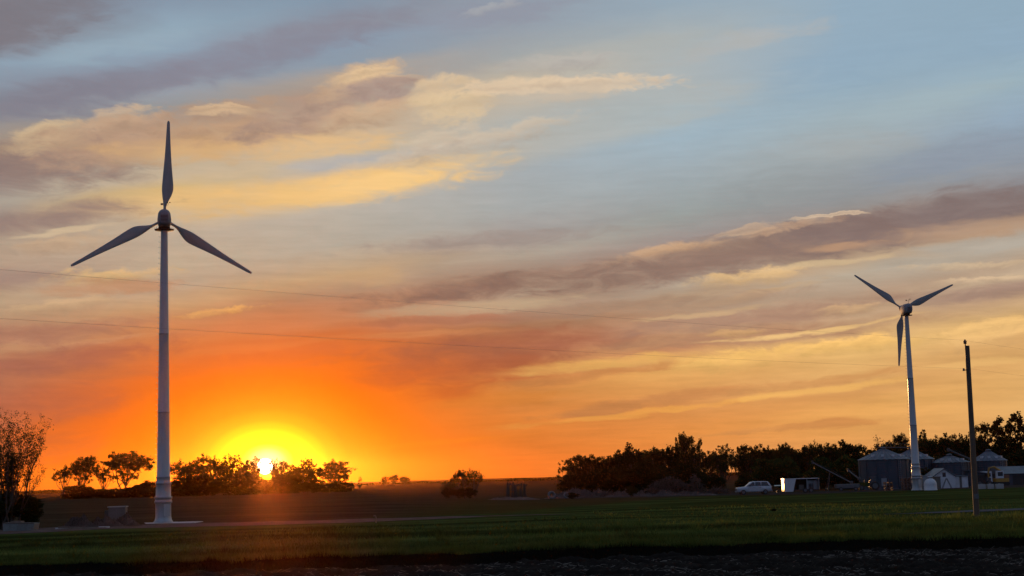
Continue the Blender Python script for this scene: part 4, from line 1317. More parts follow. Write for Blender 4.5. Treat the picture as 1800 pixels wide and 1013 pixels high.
# goods inside the trailer
m = MB().box((-.35, -.3, 0), (.35, .3, .62)).box((-.38, -.33, .621), (.38, .33, .68))
o = m.build('crate', M['grey_box']); o.location = trp + Vector((trx + 2.65, 1.0, trz + .141))
tag(o, 'grey crate standing inside the open side of the box trailer', 'crate')
m = MB().lathe([(.28, 0), (.29, .02), (.29, .3), (.305, .32), (.29, .34), (.29, .6), (.305, .62), (.29, .64), (.28, .85)], 18)
o = m.build('drum', M['dark_steel']); o.location = trp + Vector((trx + 4.1, .5, trz + .141))
tag(o, 'dark drum standing in the right bay of the box trailer', 'drum')

# low grey wagon by the augers
p = gx(1492, 224)
t = thing('flat_wagon', 'low dull grey farm wagon at the foot of the augers', 'wagon', p)
MB().prism([(-1.7, .45), (1.6, .45), (1.75, 1.02), (-1.8, 1.02)], 'y', 0, 1.9).build('box', M['dull_steel'], t)
for x in (-1.15, 1.05):
    wheel(t, x, -.14, .3, .18, -1)
MB().box((-1.2, .25, .32), (1.2, .5, .449)).build('chassis', M['dark_steel'], t)
# dark tractor in front of the left bin
p = gx(1531, 226)
t = thing('tractor', 'dark green tractor parked before the left grain bin', 'tractor', p)
MB().box((-1.75, .35, .62), (-.1, 1.05, 1.22), taper=(.96, .85)).build('bonnet', M['leaf_green'], t)
MB().box((-.1, .2, .55), (1.05, 1.2, 1.15)).build('body', M['dark_steel'], t)
cb = MB().box((-.02, .25, 1.152), (1.0, 1.15, 1.95), taper=(.86, .86)).build('cab', M['glass'], t)
MB().box((-.02, .25, 1.952), (1.0, 1.15, 2.04)).build('roof', M['dark_steel'], cb)
MB().tube([(-.75, .7, 1.2), (-.75, .7, 1.8)], .05, 6).build('exhaust', M['dark_steel'], t)
wheel(t, .65, -.18, .68, .38, -1); wheel(t, .65, 1.22, .68, .38, 1)
wheel(t, -1.35, .02, .40, .26, -1); wheel(t, -1.35, 1.12, .40, .26, 1)

# excavator at the right
p = gx(1763, 229)
t = thing('excavator', 'small yellow excavator with folded arm beside the silver shed', 'excavator', p)
m = MB()
for s in (0.0, 1.5):
    m.prism([(-1.1, .02), (.9, .02), (1.15, .3), (.95, .58), (-1.1, .58), (-1.35, .3)], 'y', s, s + .42)
m.build('track', M['rubber'], t)
MB().box((-.9, .2, .60), (1.1, 1.75, 1.15)).build('house', M['yellow'], t)
cb = MB().box((-.75, .15, 1.152), (.30, .95, 2.3), taper=(.9, .95)).build('cab', M['white_paint'], t)
MB().box((-.62, .125, 1.5), (.15, .155, 2.12)).build('window', M['glass'], cb)
bm = MB().tube([(.8, 1.2, 1.0), (.1, 1.2, 2.3), (-.8, 1.2, 2.9), (-1.55, 1.2, 2.75)], [.22, .2, .18, .14], 6, smooth=False)
bm.build('boom', M['yellow'], t)
MB().tube([(-1.55, 1.2, 2.85), (-1.75, 1.2, 2.0), (-1.7, 1.2, 1.2)], [.16, .14, .11], 6, smooth=False).build('arm', M['yellow'], t)
MB().prism([(-2.0, .75), (-1.55, .62), (-1.45, 1.2), (-1.8, 1.3)], 'y', .85, 1.55).build('bucket', M['dark_steel'], t)
MB().tube([(.4, 1.2, 1.3), (-.35, 1.2, 2.45)], .07, 6).build('cylinder', M['steel'], t)
MB().box((.4, .2, 1.152), (1.15, 1.75, 1.65)).build('counterweight', M['red_wood'], t)

# white tank truck behind the pole
p = gx(1737, 233)
t = thing('farm_truck', 'white cab-over farm truck between utility pole and excavator', 'truck', p)
MB().box((-.6, 0, .55), (.75, 1.9, 2.25), taper=(.92, .96)).build('cab', M['white_paint'], t)
MB().box((-.45, -.03, 1.45), (.5, .03, 2.0)).build('window', M['glass'], t)
MB().box((-1.9, .1, .6), (-.62, 1.8, .85)).build('bed', M['dark_steel'], t)
MB().box((-1.85, .15, .851), (-.7, 1.75, 1.5)).build('load_box', M['dark'], t)
wheel(t, .2, -.1, .45, .25, -1); wheel(t, -1.3, -.1, .45, .25, -1)

# concrete blocks
blocks = [(1726, 12, 'left'), (1741, 11, 'middle'), (1757, 13, 'right')]
for i, (px, w, nm) in enumerate(blocks):
    k = 205 / F
    p = gx(px, 205)
    m = MB().box((-w * k / 2, -.3, 0), (w * k / 2, .3, .62)).box((-w * k / 2 + .08, -.26, .621), (w * k / 2 - .08, .26, .66)).box((-.1, -.1, .661), (.1, .1, .70))
    o = m.build('concrete_block', M['concrete']); o.location = p; o.rotation_euler = (0, 0, R((-2, 1, 3)[i]))
    tag(o, ['weathered concrete block of a low row, nearest the utility pole', 'weathered concrete block in the middle of the low row of three', 'weathered concrete block at the far right of the low row'][i], 'concrete block', 'row of concrete blocks')

# pallets stacked by the bins
def pallet(parent_loc, rz, label):
    t = thing('wooden_pallet', label, 'pallet', parent_loc, rz, 'stacked wooden pallets')
    m = MB()
    for i in range(6):
        m.box((-.6, -.5 + .17 * i, .10), (.6, -.39 + .17 * i, .125))
    m.build('deck', M['red_wood'], t)
    m = MB()
    for x in (-.55, -.05, .45):
        m.box((x, -.5, 0.0), (x + .1, .46, .099))
    m.build('runner', M['red_wood'], t)
    return t
pp = None
for s, (px, n, nm) in enumerate(((1562, 9, 'left'), (1593, 13, 'right'))):
    base = gx(px, 217)
    for i in range(n):
        lab = ('wooden pallet topmost of the %s stack by the tower' if i == n - 1 else 'red-brown wooden pallet inside the %s stack by the tower') % ({'left': 'low left', 'right': 'tall right'}[nm])
        loc = base + Vector((.08 * math.sin(i * 2.3), .05 * math.cos(i * 1.7), .135 * i))
        rz = .12 * math.sin(i * 1.9 + s)
        if pp is None: pp = pallet(loc, rz, lab); kids = children_of(pp)
        else: copy_tree(pp, loc, rz, None, lab, kids=kids)

# ------------------------------------------------------------------ heaps in the middle distance
def brush(name, label, px, D, w, h, n, seed, cat='brush pile', cone=True):
    rng = random.Random(seed)
    p = gx(px, D)
    m = MB()
    for i in range(n):
        x = rng.gauss(0, .42) * w; x = max(-w, min(w, x))
        hh = h * max(.1, 1 - (abs(x) / w) ** 1.4) if cone else h
        z = rng.uniform(.0, hh * .85); y = rng.uniform(-1, 1)
        L = rng.uniform(.6, 1.7); a = rng.uniform(0, math.pi); e = rng.gauss(.15, .45)
        dv = Vector((math.cos(a) * math.cos(e), math.sin(a) * math.cos(e), math.sin(e))) * L
        c = Vector((x, y, max(z, .05)))
        mid = c + Vector((rng.gauss(0, .08), rng.gauss(0, .08), rng.gauss(0, .1)))
        a0, a1 = c - dv * .5, c + dv * .5
        a0.z = max(.02, a0.z); a1.z = max(.02, a1.z)
        r = rng.uniform(.015, .06)
        m.tube([a0, mid, a1], [r, r * .8, r * .4], 5, cap=False)
    o = m.build(name, M['stick']); o.location = p
    return tag(o, label, cat)
brush('brush_pile', 'high tangled heap of cut branches before the middle of the wood', 1176, 232, 5.2, 3.2, 620, 1)
brush('brush_pile', 'tall pile of cut branches right of the larger brush heap', 1222, 232, 1.7, 3.6, 240, 2)
brush('brush_pile', 'long low litter of branches left of the white car', 1262, 232, 3.0, 1.1, 200, 3)
mound('rubble_heap', 'long low heap of broken concrete at the left end of the wood', 1020, 226, 5.6, 1.5, 1.35, M['rubble'], 21, 'rubble heap', .22)
mound('rubble_heap', 'grey stony heap in front of the middle of the wood', 1105, 224, 3.6, 1.4, .95, M['rubble'], 22, 'rubble heap', .2)
mound('rubble_heap', 'low flat spread of stones under the brush heaps', 1190, 222, 6.0, 1.4, .6, M['rubble'], 23, 'rubble heap', .3)
mound('earth_heap', 'low bare earth heap below the five wooden stumps', 898, 214, 4.2, 1.5, .5, M['dirt'], 24, 'earth heap')
brush('brush_pile', 'small scatter of sticks over the concrete rubble heap', 1060, 225, 4.0, 1.0, 120, 6)

# old tyre beside the rubble
def tyre(px, D, r, label, tilt):
    p = gx(px, D)
    m = MB(); n = 26; rg = []
    for i in range(n):
        a = 2 * math.pi * i / n
        ring = []
        for j in range(10):
            b = 2 * math.pi * j / 10
            q = r * .74 + r * .26 * math.cos(b)
            ring.append((q * math.cos(a), r * .30 * math.sin(b), q * math.sin(a)))
        rg.append(ring)
    rg.append(rg[0])
    m.rings(rg, cap=False)
    o = m.build('discarded_tyre', M['dull_steel']); o.location = p + Vector((0, 0, r * .92)); o.rotation_euler = (tilt, 0, R(12))
    return tag(o, label, 'tyre', 'old tyres at the rubble')
tyre(970, 222, .62, 'pale worn tyre on edge at the left end of the rubble', R(-12))
tyre(996, 223, .5, 'smaller pale tyre leaning just right of the other tyre', R(-22))

# the five wooden stumps
stumps = [(893, 848, .24, 0.02, 'leftmost straight dark stump of the row of five'), (900, 848, .20, .16, 'leaning forked stump, second from the left in the row'), (907, 851, .26, -.08, 'thick stump in the middle of the row of five'),
          (915, 849, .18, .12, 'thin stump with a bent top, second from the right'), (923, 850, .22, -.03, 'rightmost dark stump of the row of five')]
for i, (px, py, r, lean, lab) in enumerate(stumps):
    D = 216
    p = gx(px, D); h = top_h(px, py, D)
    m = MB().tube([(0, 0, -.1), (lean * .3, 0, h * .4), (lean, .02, h * .8), (lean * 1.8, 0, h)], [r * 1.25, r, r * .85, r * .55], 10)
    m.tube([(lean * .9, 0, h * .75), (lean * .9 + .35 * (-1) ** i, .1, h * .95), (lean * .9 + .5 * (-1) ** i, .1, h * .9)], [r * .5, r * .4, r * .25], 7)
    o = m.build('tree_stump', M['bark']); o.location = p
    tag(o, lab, 'stump', 'row of tree stumps')

# ------------------------------------------------------------------ trees
def limb(m, rng, p, d, L, r, depth, tips, spread, upness, gens, seg=4, wob=.16):
    pts, rad = [p], [r]
    for i in range(seg):
        d = (d + Vector((rng.gauss(0, wob), rng.gauss(0, wob), rng.gauss(0, wob * .7) + upness * .10))).normalized()
        p = p + d * (L / seg)
        pts.append(p); rad.append(r * (1 - .5 * (i + 1) / seg))
    m.tube(pts, rad, 6 if depth < 2 else 4, cap=False)
    if depth >= gens - 1:
        tips += [(pts[-1], d), (pts[-2], d)]
    if depth < gens:
        nb = rng.choice([2, 3, 3]) if depth else rng.choice([4, 5, 6])
        for b in range(nb):
            q = rng.uniform(.35, 1.0) if b else 1.0
            i = min(seg, max(1, int(round(q * seg))))
            sd = Vector((rng.gauss(0, 1), rng.gauss(0, 1), rng.gauss(0, .6))).normalized()
            nd = (d * (1 - spread) + sd * spread + Vector((0, 0, upness * .35))).normalized()
            limb(m, rng, pts[i], nd, L * rng.uniform(.58, .82), rad[i] * .62, depth + 1, tips, spread, upness, gens, seg, wob)

def leaves(tips, rng, per, rad, size, elong=1.0):
    """clusters of leaf-sized faces round the twig ends"""
    T = np.array([tuple(t[0]) for t in tips]); n = len(T) * per
    c = np.repeat(T, per, 0)
    g = rng.normal(0, 1, (n, 3)); g /= np.linalg.norm(g, axis=1)[:, None] + 1e-9
    c = c + g * (rng.rand(n) ** .5 * rad * np.repeat(rng.uniform(.55, 1.25, len(T)), per))[:, None] * np.array([1, 1, .85])
    a = rng.normal(0, 1, (n, 3)); a /= np.linalg.norm(a, axis=1)[:, None]
    b = np.cross(a, rng.normal(0, 1, (n, 3))); b /= np.linalg.norm(b, axis=1)[:, None] + 1e-9
    s = size * rng.uniform(.55, 1.3, n)[:, None]
    a, b = a * s * elong, b * s * .6
    return np.stack([c - a, c + b, c + a, c - b], 1)

PROTO = {}
def proto(kind, seed, lumps, ncl, per, lrad, lsize, mleaf, holes=.0, stems=1, fork=.3, tr=.22, lean=.0, spiky=.0):
    """a tree 10 units high, crown about 4 to either side, kept as two meshes (trunk and crown).
    lumps: ellipsoids (x, y, z, rx, ry, rz) that the foliage fills"""
    rng = random.Random(seed); nr = np.random.RandomState(seed)
    vol = [(q[3] * q[4] * q[5]) ** .8 for q in lumps]; tot = sum(vol)
    m = MB(); tips = []
    forks = []
    for sidx in range(stems):
        bx, by = (rng.gauss(0, .5), rng.gauss(0, .5)) if stems > 1 else (0, 0)
        tp = Vector((bx * 1.6 + lean, by * 1.6, 10 * fork))
        pts = [Vector((bx, by, -.3)), Vector((bx * 1.1, by, 10 * fork * .5)), tp]
        m.tube(pts, [tr * 1.25 / stems ** .4, tr / stems ** .4, tr * .85 / stems ** .4], 7, cap=False)
        forks.append(tp)
    for (x, y, z, rx, ry, rz), v in zip(lumps, vol):
        fk = rng.choice(forks)
        c = Vector((x, y, z))
        start = fk.lerp(Vector((fk.x, fk.y, 0)), rng.uniform(0, .35))
        mid = start.lerp(c, .55) + Vector((rng.gauss(0, .25), rng.gauss(0, .25), -.25))
        m.tube([start, mid, c], [tr * .55, tr * .4, tr * .22], 5, cap=False)
        k = max(3, int(round(ncl * v / tot)))
        for i in range(k):
            d = Vector((rng.gauss(0, 1), rng.gauss(0, 1), rng.gauss(0, 1))).normalized()
            q = rng.uniform(.15, 1) ** .45 * rng.uniform(.88, 1.08)
            p = c + Vector((d.x * rx, d.y * ry, d.z * rz)) * q
            if holes and math.sin(p.x * 1.9 + seed) * math.sin(p.z * 2.1 + 2 * seed) + .6 * math.sin(p.y * 1.7 + p.x * .8) > 1 - holes * 1.6:
                continue
            tips.append((p, d))
            if rng.random() < .6:
                m.tube([c.lerp(p, .1), c.lerp(p, .6) + Vector((rng.gauss(0, .15), 0, rng.gauss(0, .12))), p + d * spiky], [tr * .16, tr * .11, tr * .05], 3, cap=False)
            if spiky and rng.random() < .5:
                tips.append((p + Vector((d.x * .4, d.y * .4, abs(d.z) * .8 + .2)) * spiky, d))
    lv = leaves(tips, nr, per, lrad, lsize)
    top = np.percentile(lv[:, :, 2], 99.85)
    f = 10.0 / top
    m.v = [(v[0], v[1], v[2] * f) for v in m.v]
    lv = lv * np.array([1, 1, f])
    lo_, hi_ = np.percentile(lv[:, :, 0], 3.5), np.percentile(lv[:, :, 0], 96.5)
    w, cx = (hi_ - lo_) / 2, (hi_ + lo_) / 2
    m.v = [(v[0] - cx, v[1], v[2]) for v in m.v]
    lv = lv - np.array([cx, 0, 0])
    o1 = m.build('trunk', M['bark']); o2 = quads_mesh('crown', lv, 4, mleaf)
    m1, m2 = o1.data, o2.data
    bpy.data.objects.remove(o1); bpy.data.objects.remove(o2)
    PROTO[kind] = (m1, m2, float(w), 0.0)

def lumpy(seed, n, z0, z1, w, core=.6):
    """a broad crown: one core and n lumps round it"""
    rng = random.Random(seed)
    zc, hz_ = (z0 + z1) / 2, (z1 - z0) / 2
    out = [(0, 0, zc - .1 * hz_, w * core, w * core, hz_ * .82)]
    for i in range(n):
        a = 2 * math.pi * (i + rng.uniform(-.3, .3)) / n; e = rng.uniform(-.55, .95)
        q = math.cos(e * 1.2)
        r = rng.uniform(.26, .46) * w
        out.append(((w - r) * q * math.cos(a), (w - r) * q * math.sin(a), zc + (hz_ - r * .8) * e, r, r, r * rng.uniform(.7, 1.0)))
    return out

def tree(kind, label, px, D, y_top, px_half, rz=0.0, group=None, name='tree', cat='tree', z=0.0, sink=0.0, depth=None):
    m1, m2, w, cx = PROTO[kind]
    p = gx(px, D)
    h = top_h(px, y_top, D) + sink
    if kind in ('umbrella', 'feather0'): rz = 0.0
    sx = px_half * D / F / w
    t = thing(name, label, cat, p - Vector((0, 0, sink)), rz, group, (sx, sx if depth is None else depth, h / 10.0))
    for nm, me in (('trunk', m1), ('crown', m2)):
        o = bpy.data.objects.new(nm, me); COL.objects.link(o); o.parent = t
    return t

# kinds: round, airy, half bare, poplar, shrub, feathery, dense
for i in range(4):
    proto('round%d' % i, 10 + i, lumpy(10 + i, 9, 2.2, 10, 4.0), 230, 24, .50, .165, M['leaf'], .16, spiky=.35)
for i in range(3):
    proto('airy%d' % i, 30 + i, lumpy(33 + i, 8, 3.0, 10, 4.0, .42), 190, 8, .45, .20, M['leaf'], .30, 1 + (i == 2), .24, spiky=.5)
for i in range(4):
    proto('full%d' % i, 110 + i, lumpy(110 + i, 11, 1.0, 10, 4.0, .62), 300, 19, .46, .155, M['leaf'], .17, spiky=.4)
for i in range(2):
    proto('tall%d' % i, 120 + i, lumpy(121 + i, 11, 2.6, 10, 4.0, .6), 300, 19, .46, .155, M['leaf'], .2, 3 - i, .3, .17, spiky=.4)
proto('umbrella', 37, [(-2.6, 0, 6.6, 1.5, 1.4, 1.0), (-1.0, .4, 8.0, 1.6, 1.4, 1.2), (.9, 0, 8.7, 1.6, 1.4, 1.2), (2.5, .3, 7.9, 1.4, 1.4, 1.3), (3.2, 0, 6.3, .9, .9, .8), (-3.0, 0, 4.4, .9, .9, .8), (2.0, 0, 4.2, .9, .9, 1.5), (0, .5, 6.4, 1.4, 1.2, .8)],
      220, 10, .42, .20, M['leaf'], .12, 3, .30, .16, spiky=.3)
proto('bare0', 45, lumpy(46, 7, 4.0, 10, 3.6, .4), 80, 6, .6, .18, M['leaf'], .1, 2, .3, spiky=.8)
for i in range(2):
    proto('poplar%d' % i, 50 + i, [(0, 0, 2.6, 1.0, 1.0, 1.6), (.1, .2, 4.6, 1.1, 1.1, 1.7), (-.25, 0, 6.6, .8, .8, 1.6), (.2, 0, 8.4, .5, .5, 1.5), (.7, .2, 7.2, .4, .4, 1.3), (-.75, 0, 5.6, .5, .5, 1.4)],
          70, 20, .45, .2, M['leaf_dark'], .22, 1, .5, .16, spiky=.4)
for i in range(3):
    proto('shrub%d' % i, 60 + i, lumpy(60 + i, 8, .1, 10, 4.4, .75), 220, 16, .8, .30, M['leaf_dark'], .0, 5, .3, .12, spiky=.4)
for i in range(2):
    proto('green%d' % i, 70 + i, lumpy(70 + i, 9, .6, 10, 4.2, .7), 240, 17, .62, .25, M['leaf_green'], .0, spiky=.3)
proto('feather0', 80, [(-2.6, 0, 5.4, .9, .9, 2.2), (-1.3, .3, 7.4, .8, .8, 2.2), (.5, 0, 8.0, .9, .9, 2.2), (2.2, 0, 6.4, 1.0, 1.0, 2.4), (0, 0, 3.2, 2.0, 1.2, 1.2)], 60, 22, .5, .2, M['leaf'], .15, 4, .2, .14, spiky=.6)
for i in range(2):
    proto('dense%d' % i, 90 + i, lumpy(90 + i, 9, .8, 10, 4.1, .72), 260, 17, .62, .25, M['leaf_dark'], .05, spiky=.35)

# left: sparse many-stemmed tree close to the edge of the picture
def near_tree():
    rng = random.Random(5); nr = np.random.RandomState(5)
    p = gx(18, 114)
    t = thing('willow_tree', 'tall sparse many-stemmed tree at the left edge with thin upright branches', 'tree', p)
    m = MB(); tips = []
    for s in range(13):
        a = rng.uniform(0, 6.28); q = rng.uniform(.05, .36)
        d = Vector((math.cos(a) * q + .07, math.sin(a) * q, 1)).normalized()
        limb(m, rng, Vector((rng.gauss(0, .5), rng.gauss(0, .5), -.2)), d, rng.uniform(2.6, 3.6), .075, 0, tips, .26, .75, 2, 5, .10)
    lv = leaves(tips, nr, 14, .42, .046, 1.5)
    seeds = np.array(m.v, dtype=float); seeds = seeds[seeds[:, 2] > 1.2]
    pick = seeds[nr.choice(len(seeds), 800, replace=False)]
    lv = np.concatenate([lv, leaves([(q, None) for q in pick], nr, 7, .30, .050, 1.5)])
    f = top_h(32, 724, 114) / float(np.percentile(lv[:, :, 2], 99.8))
    m.v = [(v[0] * 1.05, v[1], v[2] * f) for v in m.v]
    lv = lv * np.array([1.05, 1, f])
    m.build('trunk', M['bark'], t)
    quads_mesh('crown', lv, 4, M['leaf'], t)
near_tree()
tree('shrub0', 'dark bushy shrub at the foot of the tall left-edge tree', 10, 115, 862, 44, .4, name='shrub', cat='shrub')
tree('shrub1', 'low dark shrub right of the left-edge tree stems', 52, 115, 876, 18, 1.4, name='shrub', cat='shrub')

DL = 415
LEFT = [  # kind, column, top row, half width in photograph pixels, label
    ('airy0', 112, 818, 17, 'small loose tree, leftmost of the far trees left of the turbine'),
    ('tall1', 149, 802, 19, 'compact dark tree, second of the far trees left of the turbine'),
    ('airy1', 181, 813, 14, 'low loose tree between the dark tree and the umbrella-crowned one'),
    ('tall0', 223, 793, 29, 'umbrella-crowned far tree just left of the near turbine'),
    ('airy0', 310, 808, 15, 'thin loose tree just right of the near turbine tower'),
    ('full0', 344, 799, 22, 'broad-crowned tree at the left end of the sunset row'),
    ('full2', 378, 802, 18, 'airy tree in the sunset row, left of the densest crown'),
    ('full3', 410, 800, 21, 'densest broad crown of the sunset row, left of the sun'),
    ('full1', 441, 803, 16, 'airy tree directly left of the sun'),
    ('full2', 489, 806, 12, 'small tree directly right of the sun'),
    ('full0', 512, 813, 15, 'low loose tree second to the right of the sun'),
    ('full3', 536, 807, 18, 'dark tree at the right end of the sunset row'),
    ('full2', 588, 808, 24, 'single rounded tree standing apart right of the sunset row'),
]
for i, (k, px, yt, hw, lab) in enumerate(LEFT):
    tree(k, lab, px, DL + 6 * math.sin(i * 2.1), yt, hw * 1.12, i * 1.7, 'far trees along the sunset field')
HEDGE = [(268, 842, 20, 'rounded hedge bush peeping out left of the near turbine tower'), (322, 838, 26, 'hedge bush at the foot of the left end of the sunset row'),
         (365, 836, 28, 'hedge bush under the airy tree left of the densest crown'), (408, 834, 28, 'hedge bush under the densest crown of the sunset row'),
         (450, 836, 24, 'hedge bush just below and left of the sun'), (487, 836, 24, 'hedge bush just below and right of the sun'),
         (525, 836, 26, 'hedge bush under the right end of the sunset row'), (590, 846, 20, 'hedge bush under the single rounded tree'),
         (150, 850, 26, 'hedge bush under the compact dark far tree'), (218, 852, 26, 'hedge bush under the umbrella-crowned far tree')]
for i, (px, yt, hw, lab) in enumerate(HEDGE):
    tree('shrub%d' % (i % 3), lab, px, DL - 5, yt + (3 if px < 300 else 0), hw * 1.35, i * 1.1, 'hedge bushes along the sunset field', 'hedge_bush', 'bush', sink=1.6)
for i, (px, yt, hw, lab) in enumerate(((617, 846, 3, 'tiny upright sapling right of the single rounded tree'), (633, 838, 3, 'tiny taller sapling right of the first one'))):
    tree('feather0', lab, px, 420, yt, hw, i * 1.1, 'far saplings')
for i, (k, px, yt, hw, lab) in enumerate((('round0', 677, 838, 6, 'smallest left tree of three tiny trees on the horizon'), ('round2', 693, 835, 8, 'middle and tallest of three tiny trees on the horizon'), ('round3', 710, 838, 7, 'right-hand tree of three tiny trees on the horizon'))):
    tree(k, lab, px, 640, yt, hw, i * 2.0, 'tiny trees on the horizon')
# middle clump
DM = 226
CLUMP = [('airy1', 790, 844, 12, 'low dark tree at the left side of the lone middle clump'), ('umbrella', 805, 828, 12, 'left round-topped tree of the lone middle clump'),
         ('airy2', 818, 825, 12, 'middle round-topped tree of the lone middle clump'), ('airy0', 834, 824, 14, 'right flat-topped tree of the lone middle clump')]
for i, (k, px, yt, hw, lab) in enumerate(CLUMP):
    tree(k, lab, px, DM + (i % 2) * 2, yt, hw, i * 1.3, 'lone clump in the middle of the field')
for i, (px, yt, hw, lab) in enumerate(((789, 857, 9, 'dark undergrowth bush at the left of the lone middle clump'), (809, 858, 9, 'dark undergrowth bush in the lone middle clump'), (828, 857, 9, 'dark undergrowth bush at the right of the lone middle clump'))):
    tree('shrub%d' % i, lab, px, DM - 1, yt, hw, i * 1.3, 'undergrowth of the lone clump', 'undergrowth_bush', 'bush')

# right: the long wood
WOOD = [
    ('feather0', 994, 808, 12, 272, 'feathery little tree fanning out at the left end of the wood'),
    ('round0', 1018, 800, 18, 262, 'round tree next to the feathery one at the left end'),
    ('round1', 1041, 799, 15, 258, 'low round tree, third from the left end of the wood'),
    ('dense0', 1064, 803, 17, 255, 'low dense tree left of the big domed tree'),
    ('dense1', 1088, 798, 18, 256, 'dense tree touching the left side of the big domed tree'),
    ('dense0', 1113, 782, 27, 252, 'big domed tree of the wood above the grey stony heap'),
    ('round2', 1147, 787, 20, 256, 'round tree between the big dome and the tallest tree'),
    ('dense1', 1178, 785, 25, 254, 'wide dense tree behind the high brush heap'),
    ('round3', 1213, 762, 19, 262, 'tallest tree of the wood with a rounded crown on a stem'),
    ('airy1', 1226, 788, 11, 256, 'slim tree leaning on the right of the tallest tree'),
    ('airy0', 1264, 794, 12, 260, 'thin airy tree at the gap right of the tallest tree'),
    ('airy2', 1274, 780, 18, 258, 'loose pointed tree showing sky, left of the white car'),
    ('airy1', 1300, 787, 14, 262, 'airy tree above the bonnet of the white car'),
    ('round0', 1316, 782, 18, 260, 'loose round tree above the cabin of the white car'),
    ('round1', 1343, 781, 15, 266, 'dark tree above the tail of the white car'),
    ('round2', 1380, 779, 16, 266, 'dark round tree above the left end of the trailer'),
    ('dense0', 1394, 790, 18, 268, 'lower dark tree at the dip above the trailer'),
    ('round3', 1418, 782, 18, 268, 'dark tree above the middle of the trailer'),
    ('airy0', 1443, 775, 13, 270, 'spiky-topped tree above the right end of the trailer'),
    ('round1', 1463, 779, 18, 270, 'round dark tree right of the spiky-topped one'),
    ('dense1', 1492, 776, 20, 272, 'broad dark tree left of the broad zinc bin'),
    ('round0', 1518, 781, 16, 276, 'dark tree over the left edge of the broad zinc bin'),
    ('bare0', 1549, 765, 18, 285, 'half-bare branching tree above the broad zinc bin'),
    ('round2', 1582, 763, 20, 282, 'dark tree left of the farmyard turbine tower'),
    ('poplar0', 1626, 756, 9, 286, 'twin-spiked narrow tree right of the farmyard turbine tower'),
    ('round3', 1622, 770, 20, 284, 'dark tree behind the farmyard turbine tower'),
    ('round1', 1662, 762, 21, 284, 'round dark tree above the white gabled shed'),
    ('dense0', 1692, 766, 18, 286, 'dark tree left of the utility pole'),
    ('round0', 1732, 744, 23, 290, 'tall airy tree right of the utility pole'),
    ('poplar1', 1760, 732, 12, 288, 'tall poplar, left one of three at the right edge'),
    ('poplar0', 1780, 736, 11, 290, 'tall poplar, middle one of three at the right edge'),
    ('poplar1', 1796, 725, 13, 286, 'tallest poplar, at the very right edge'),
    ('round2', 1775, 768, 26, 296, 'dark bushy tree behind the poplars at the right edge'),
    ('round1', 1251, 793, 14, 286, 'farther tree seen through the gap right of the tallest tree'),
    ('round3', 1270, 796, 14, 288, 'farther low tree behind the loose pointed tree'),
    ('poplar0', 1818, 722, 13, 286, 'poplar cut off by the right edge of the picture'),
    ('dense1', 1720, 775, 22, 294, 'dark low tree behind the bin right of the pole'),
    ('dense0', 1556, 782, 22, 292, 'dark low tree behind the broad zinc bin'),
]
for i, (k, px, yt, hw, D, lab) in enumerate(WOOD):
    tree(k, lab, px, D, yt, hw, i * 2.3, 'trees of the long wood', 'poplar_tree' if k.startswith('poplar') else 'tree')
for i, (px, yt) in enumerate(((1030, 806), (1062, 803), (1096, 796), (1128, 793), (1196, 796), (1226, 800), (1318, 792), (1346, 790), (1376, 789), (1406, 790), (1436, 787), (1470, 786), (1505, 785), (1640, 772), (1680, 772), (1712, 768))):
    tree('round%d' % (i % 4), 'dark tree of the rear row, filling the wood between nearer crowns', px, 294 + (i % 3), yt, 22, i * 1.3, 'rear row of the long wood')
UNDER = [(1012, 830, 22, 'left end of the wood'), (1048, 826, 26, 'low dense tree of the wood'), (1085, 822, 26, 'dense trees left of the big dome'), (1122, 818, 28, 'big domed tree'), (1160, 818, 26, 'round tree by the high brush heap'),
         (1198, 818, 28, 'tallest tree of the wood'), (1230, 826, 18, 'slim leaning tree'), (1261, 832, 11, 'loose pointed tree'), (1315, 830, 17, 'trees above the white car')]
for i, (px, yt, hw, lab) in enumerate(UNDER):
    tree('shrub%d' % (i % 3), 'dark underwood bush beneath the ' + lab, px, 248, yt, hw, i * .9, 'underwood of the long wood', 'underwood_bush', 'bush', sink=1.0)
GREEN = [(1347, 806, 22, 'fresh green bush behind the tail of the white car'), (1378, 806, 22, 'fresh green bush above the left end of the trailer'), (1391, 803, 13, 'fresh green bush behind the open trailer'),
         (1441, 804, 20, 'fresh green bush right of the trailer, behind the auger'), (1472, 802, 24, 'fresh green bush left of the broad zinc bin'), (1502, 806, 18, 'fresh green bush touching the broad zinc bin')]
for i, (px, yt, hw, lab) in enumerate(GREEN):
    tree('green%d' % (i % 2), lab, px, 252, yt, hw, i * 1.9, 'fresh green bushes before the wood', 'green_bush', 'bush')
    tree('shrub%d' % (i % 3), 'low dark shrub under the ' + lab, px + (-8 if px == 1391 else 8), 249, yt + 26, 18, i * 1.3, 'low shrubs before the wood', 'low_shrub', 'shrub')
for i, (px, yt, hw, lab) in enumerate(((1560, 815, 40, 'dark thicket behind the broad zinc bin'), (1640, 805, 40, 'dark thicket behind the turbine and shed bins'), (1700, 805, 36, 'dark thicket behind the utility pole'), (1765, 795, 40, 'dark thicket under the poplars'), (1812, 790, 30, 'dark thicket at the right edge'))):
    tree('shrub%d' % (i % 3), lab, px, 276, yt, hw, i * 1.3, 'thickets behind the farmyard', 'thicket', 'bush')
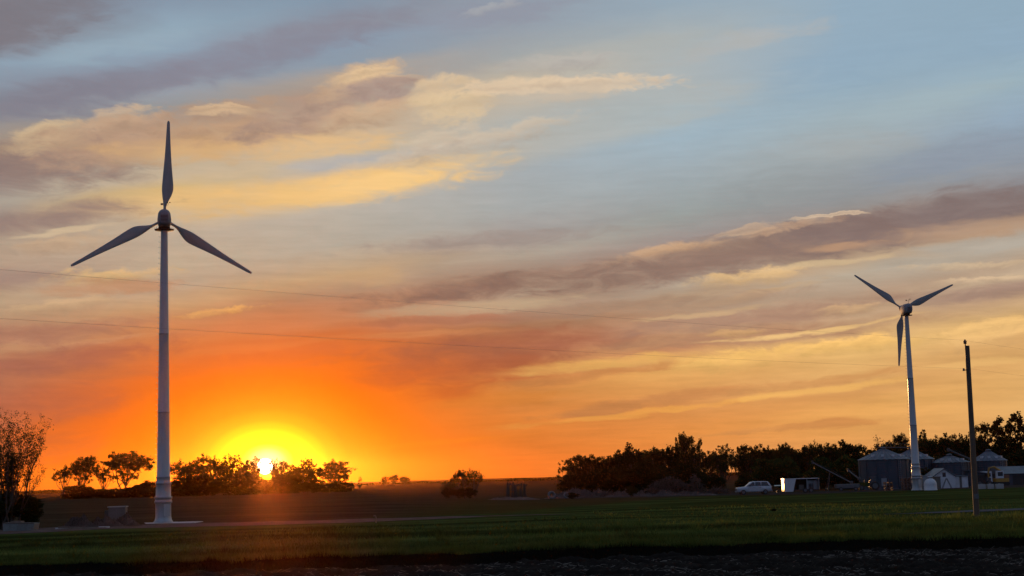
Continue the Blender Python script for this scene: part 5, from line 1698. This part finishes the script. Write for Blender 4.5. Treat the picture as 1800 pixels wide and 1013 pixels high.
tree('round1', 'small dark bush between turbine base and shed bin', 1633, 232, 822, 12, .3, None, 'yard_bush', 'bush')
# weeds in the grass
for i, (px, yt, hw, D, lab) in enumerate(((1112, 854, 8, 219, 'small dark weed bush before the grey stony heap'), (1360, 894, 4, 108, 'lone tall weed standing in the grass below the white car'), (1008, 866, 9, 217, 'low weed bush before the concrete rubble'))):
    tree('shrub%d' % i, lab, px, D, yt, hw, i * 1.3, None, 'weed', 'weed')

# far treeline on the horizon: reads as one mass
def far_treeline():
    nr = np.random.RandomState(4)
    n = 26000
    X = nr.uniform(-560, 560, n)
    D = 1000 + 40 * np.sin(X * .004)
    e = np.clip(.45 + .35 * np.sin(X * .033) + .3 * np.sin(X * .081 + 1) + .25 * np.sin(X * .21 + 2), .25, 1.2)
    Z = nr.rand(n) * 1.8 * e
    c = np.stack([X, D + nr.uniform(-8, 8, n), Z], -1)
    s = nr.uniform(.3, .8, n)[:, None]
    a = nr.normal(0, 1, (n, 3)); a /= np.linalg.norm(a, axis=1)[:, None]
    b = np.cross(a, nr.normal(0, 1, (n, 3))); b /= np.linalg.norm(b, axis=1)[:, None]
    v = np.stack([c - a * s, c + b * s, c + a * s, c - b * s], 1)
    tag(quads_mesh('far_treeline', v, 4, M['leaf_dark']), 'thin dark line of distant trees along the horizon', 'treeline', kind='stuff')
far_treeline()

# ------------------------------------------------------------------ evening haze: one even box of air
def haze():
    m = bpy.data.materials.new('evening_haze'); m.use_nodes = True
    nt = m.node_tree; nt.nodes.clear()
    o = nt.nodes.new('ShaderNodeOutputMaterial'); v = nt.nodes.new('ShaderNodeVolumePrincipled')
    v.inputs['Color'].default_value = (1.0, 0.34, 0.06, 1)
    v.inputs['Density'].default_value = 0.000027
    v.inputs['Anisotropy'].default_value = 0.93
    nt.links.new(v.outputs[0], o.inputs['Volume'])
    b = MB().box((-2650, -60, -3), (2650, 3050, 38)).build('haze', m)
    tag(b, 'warm evening haze over the fields', 'haze', kind='stuff')
haze()
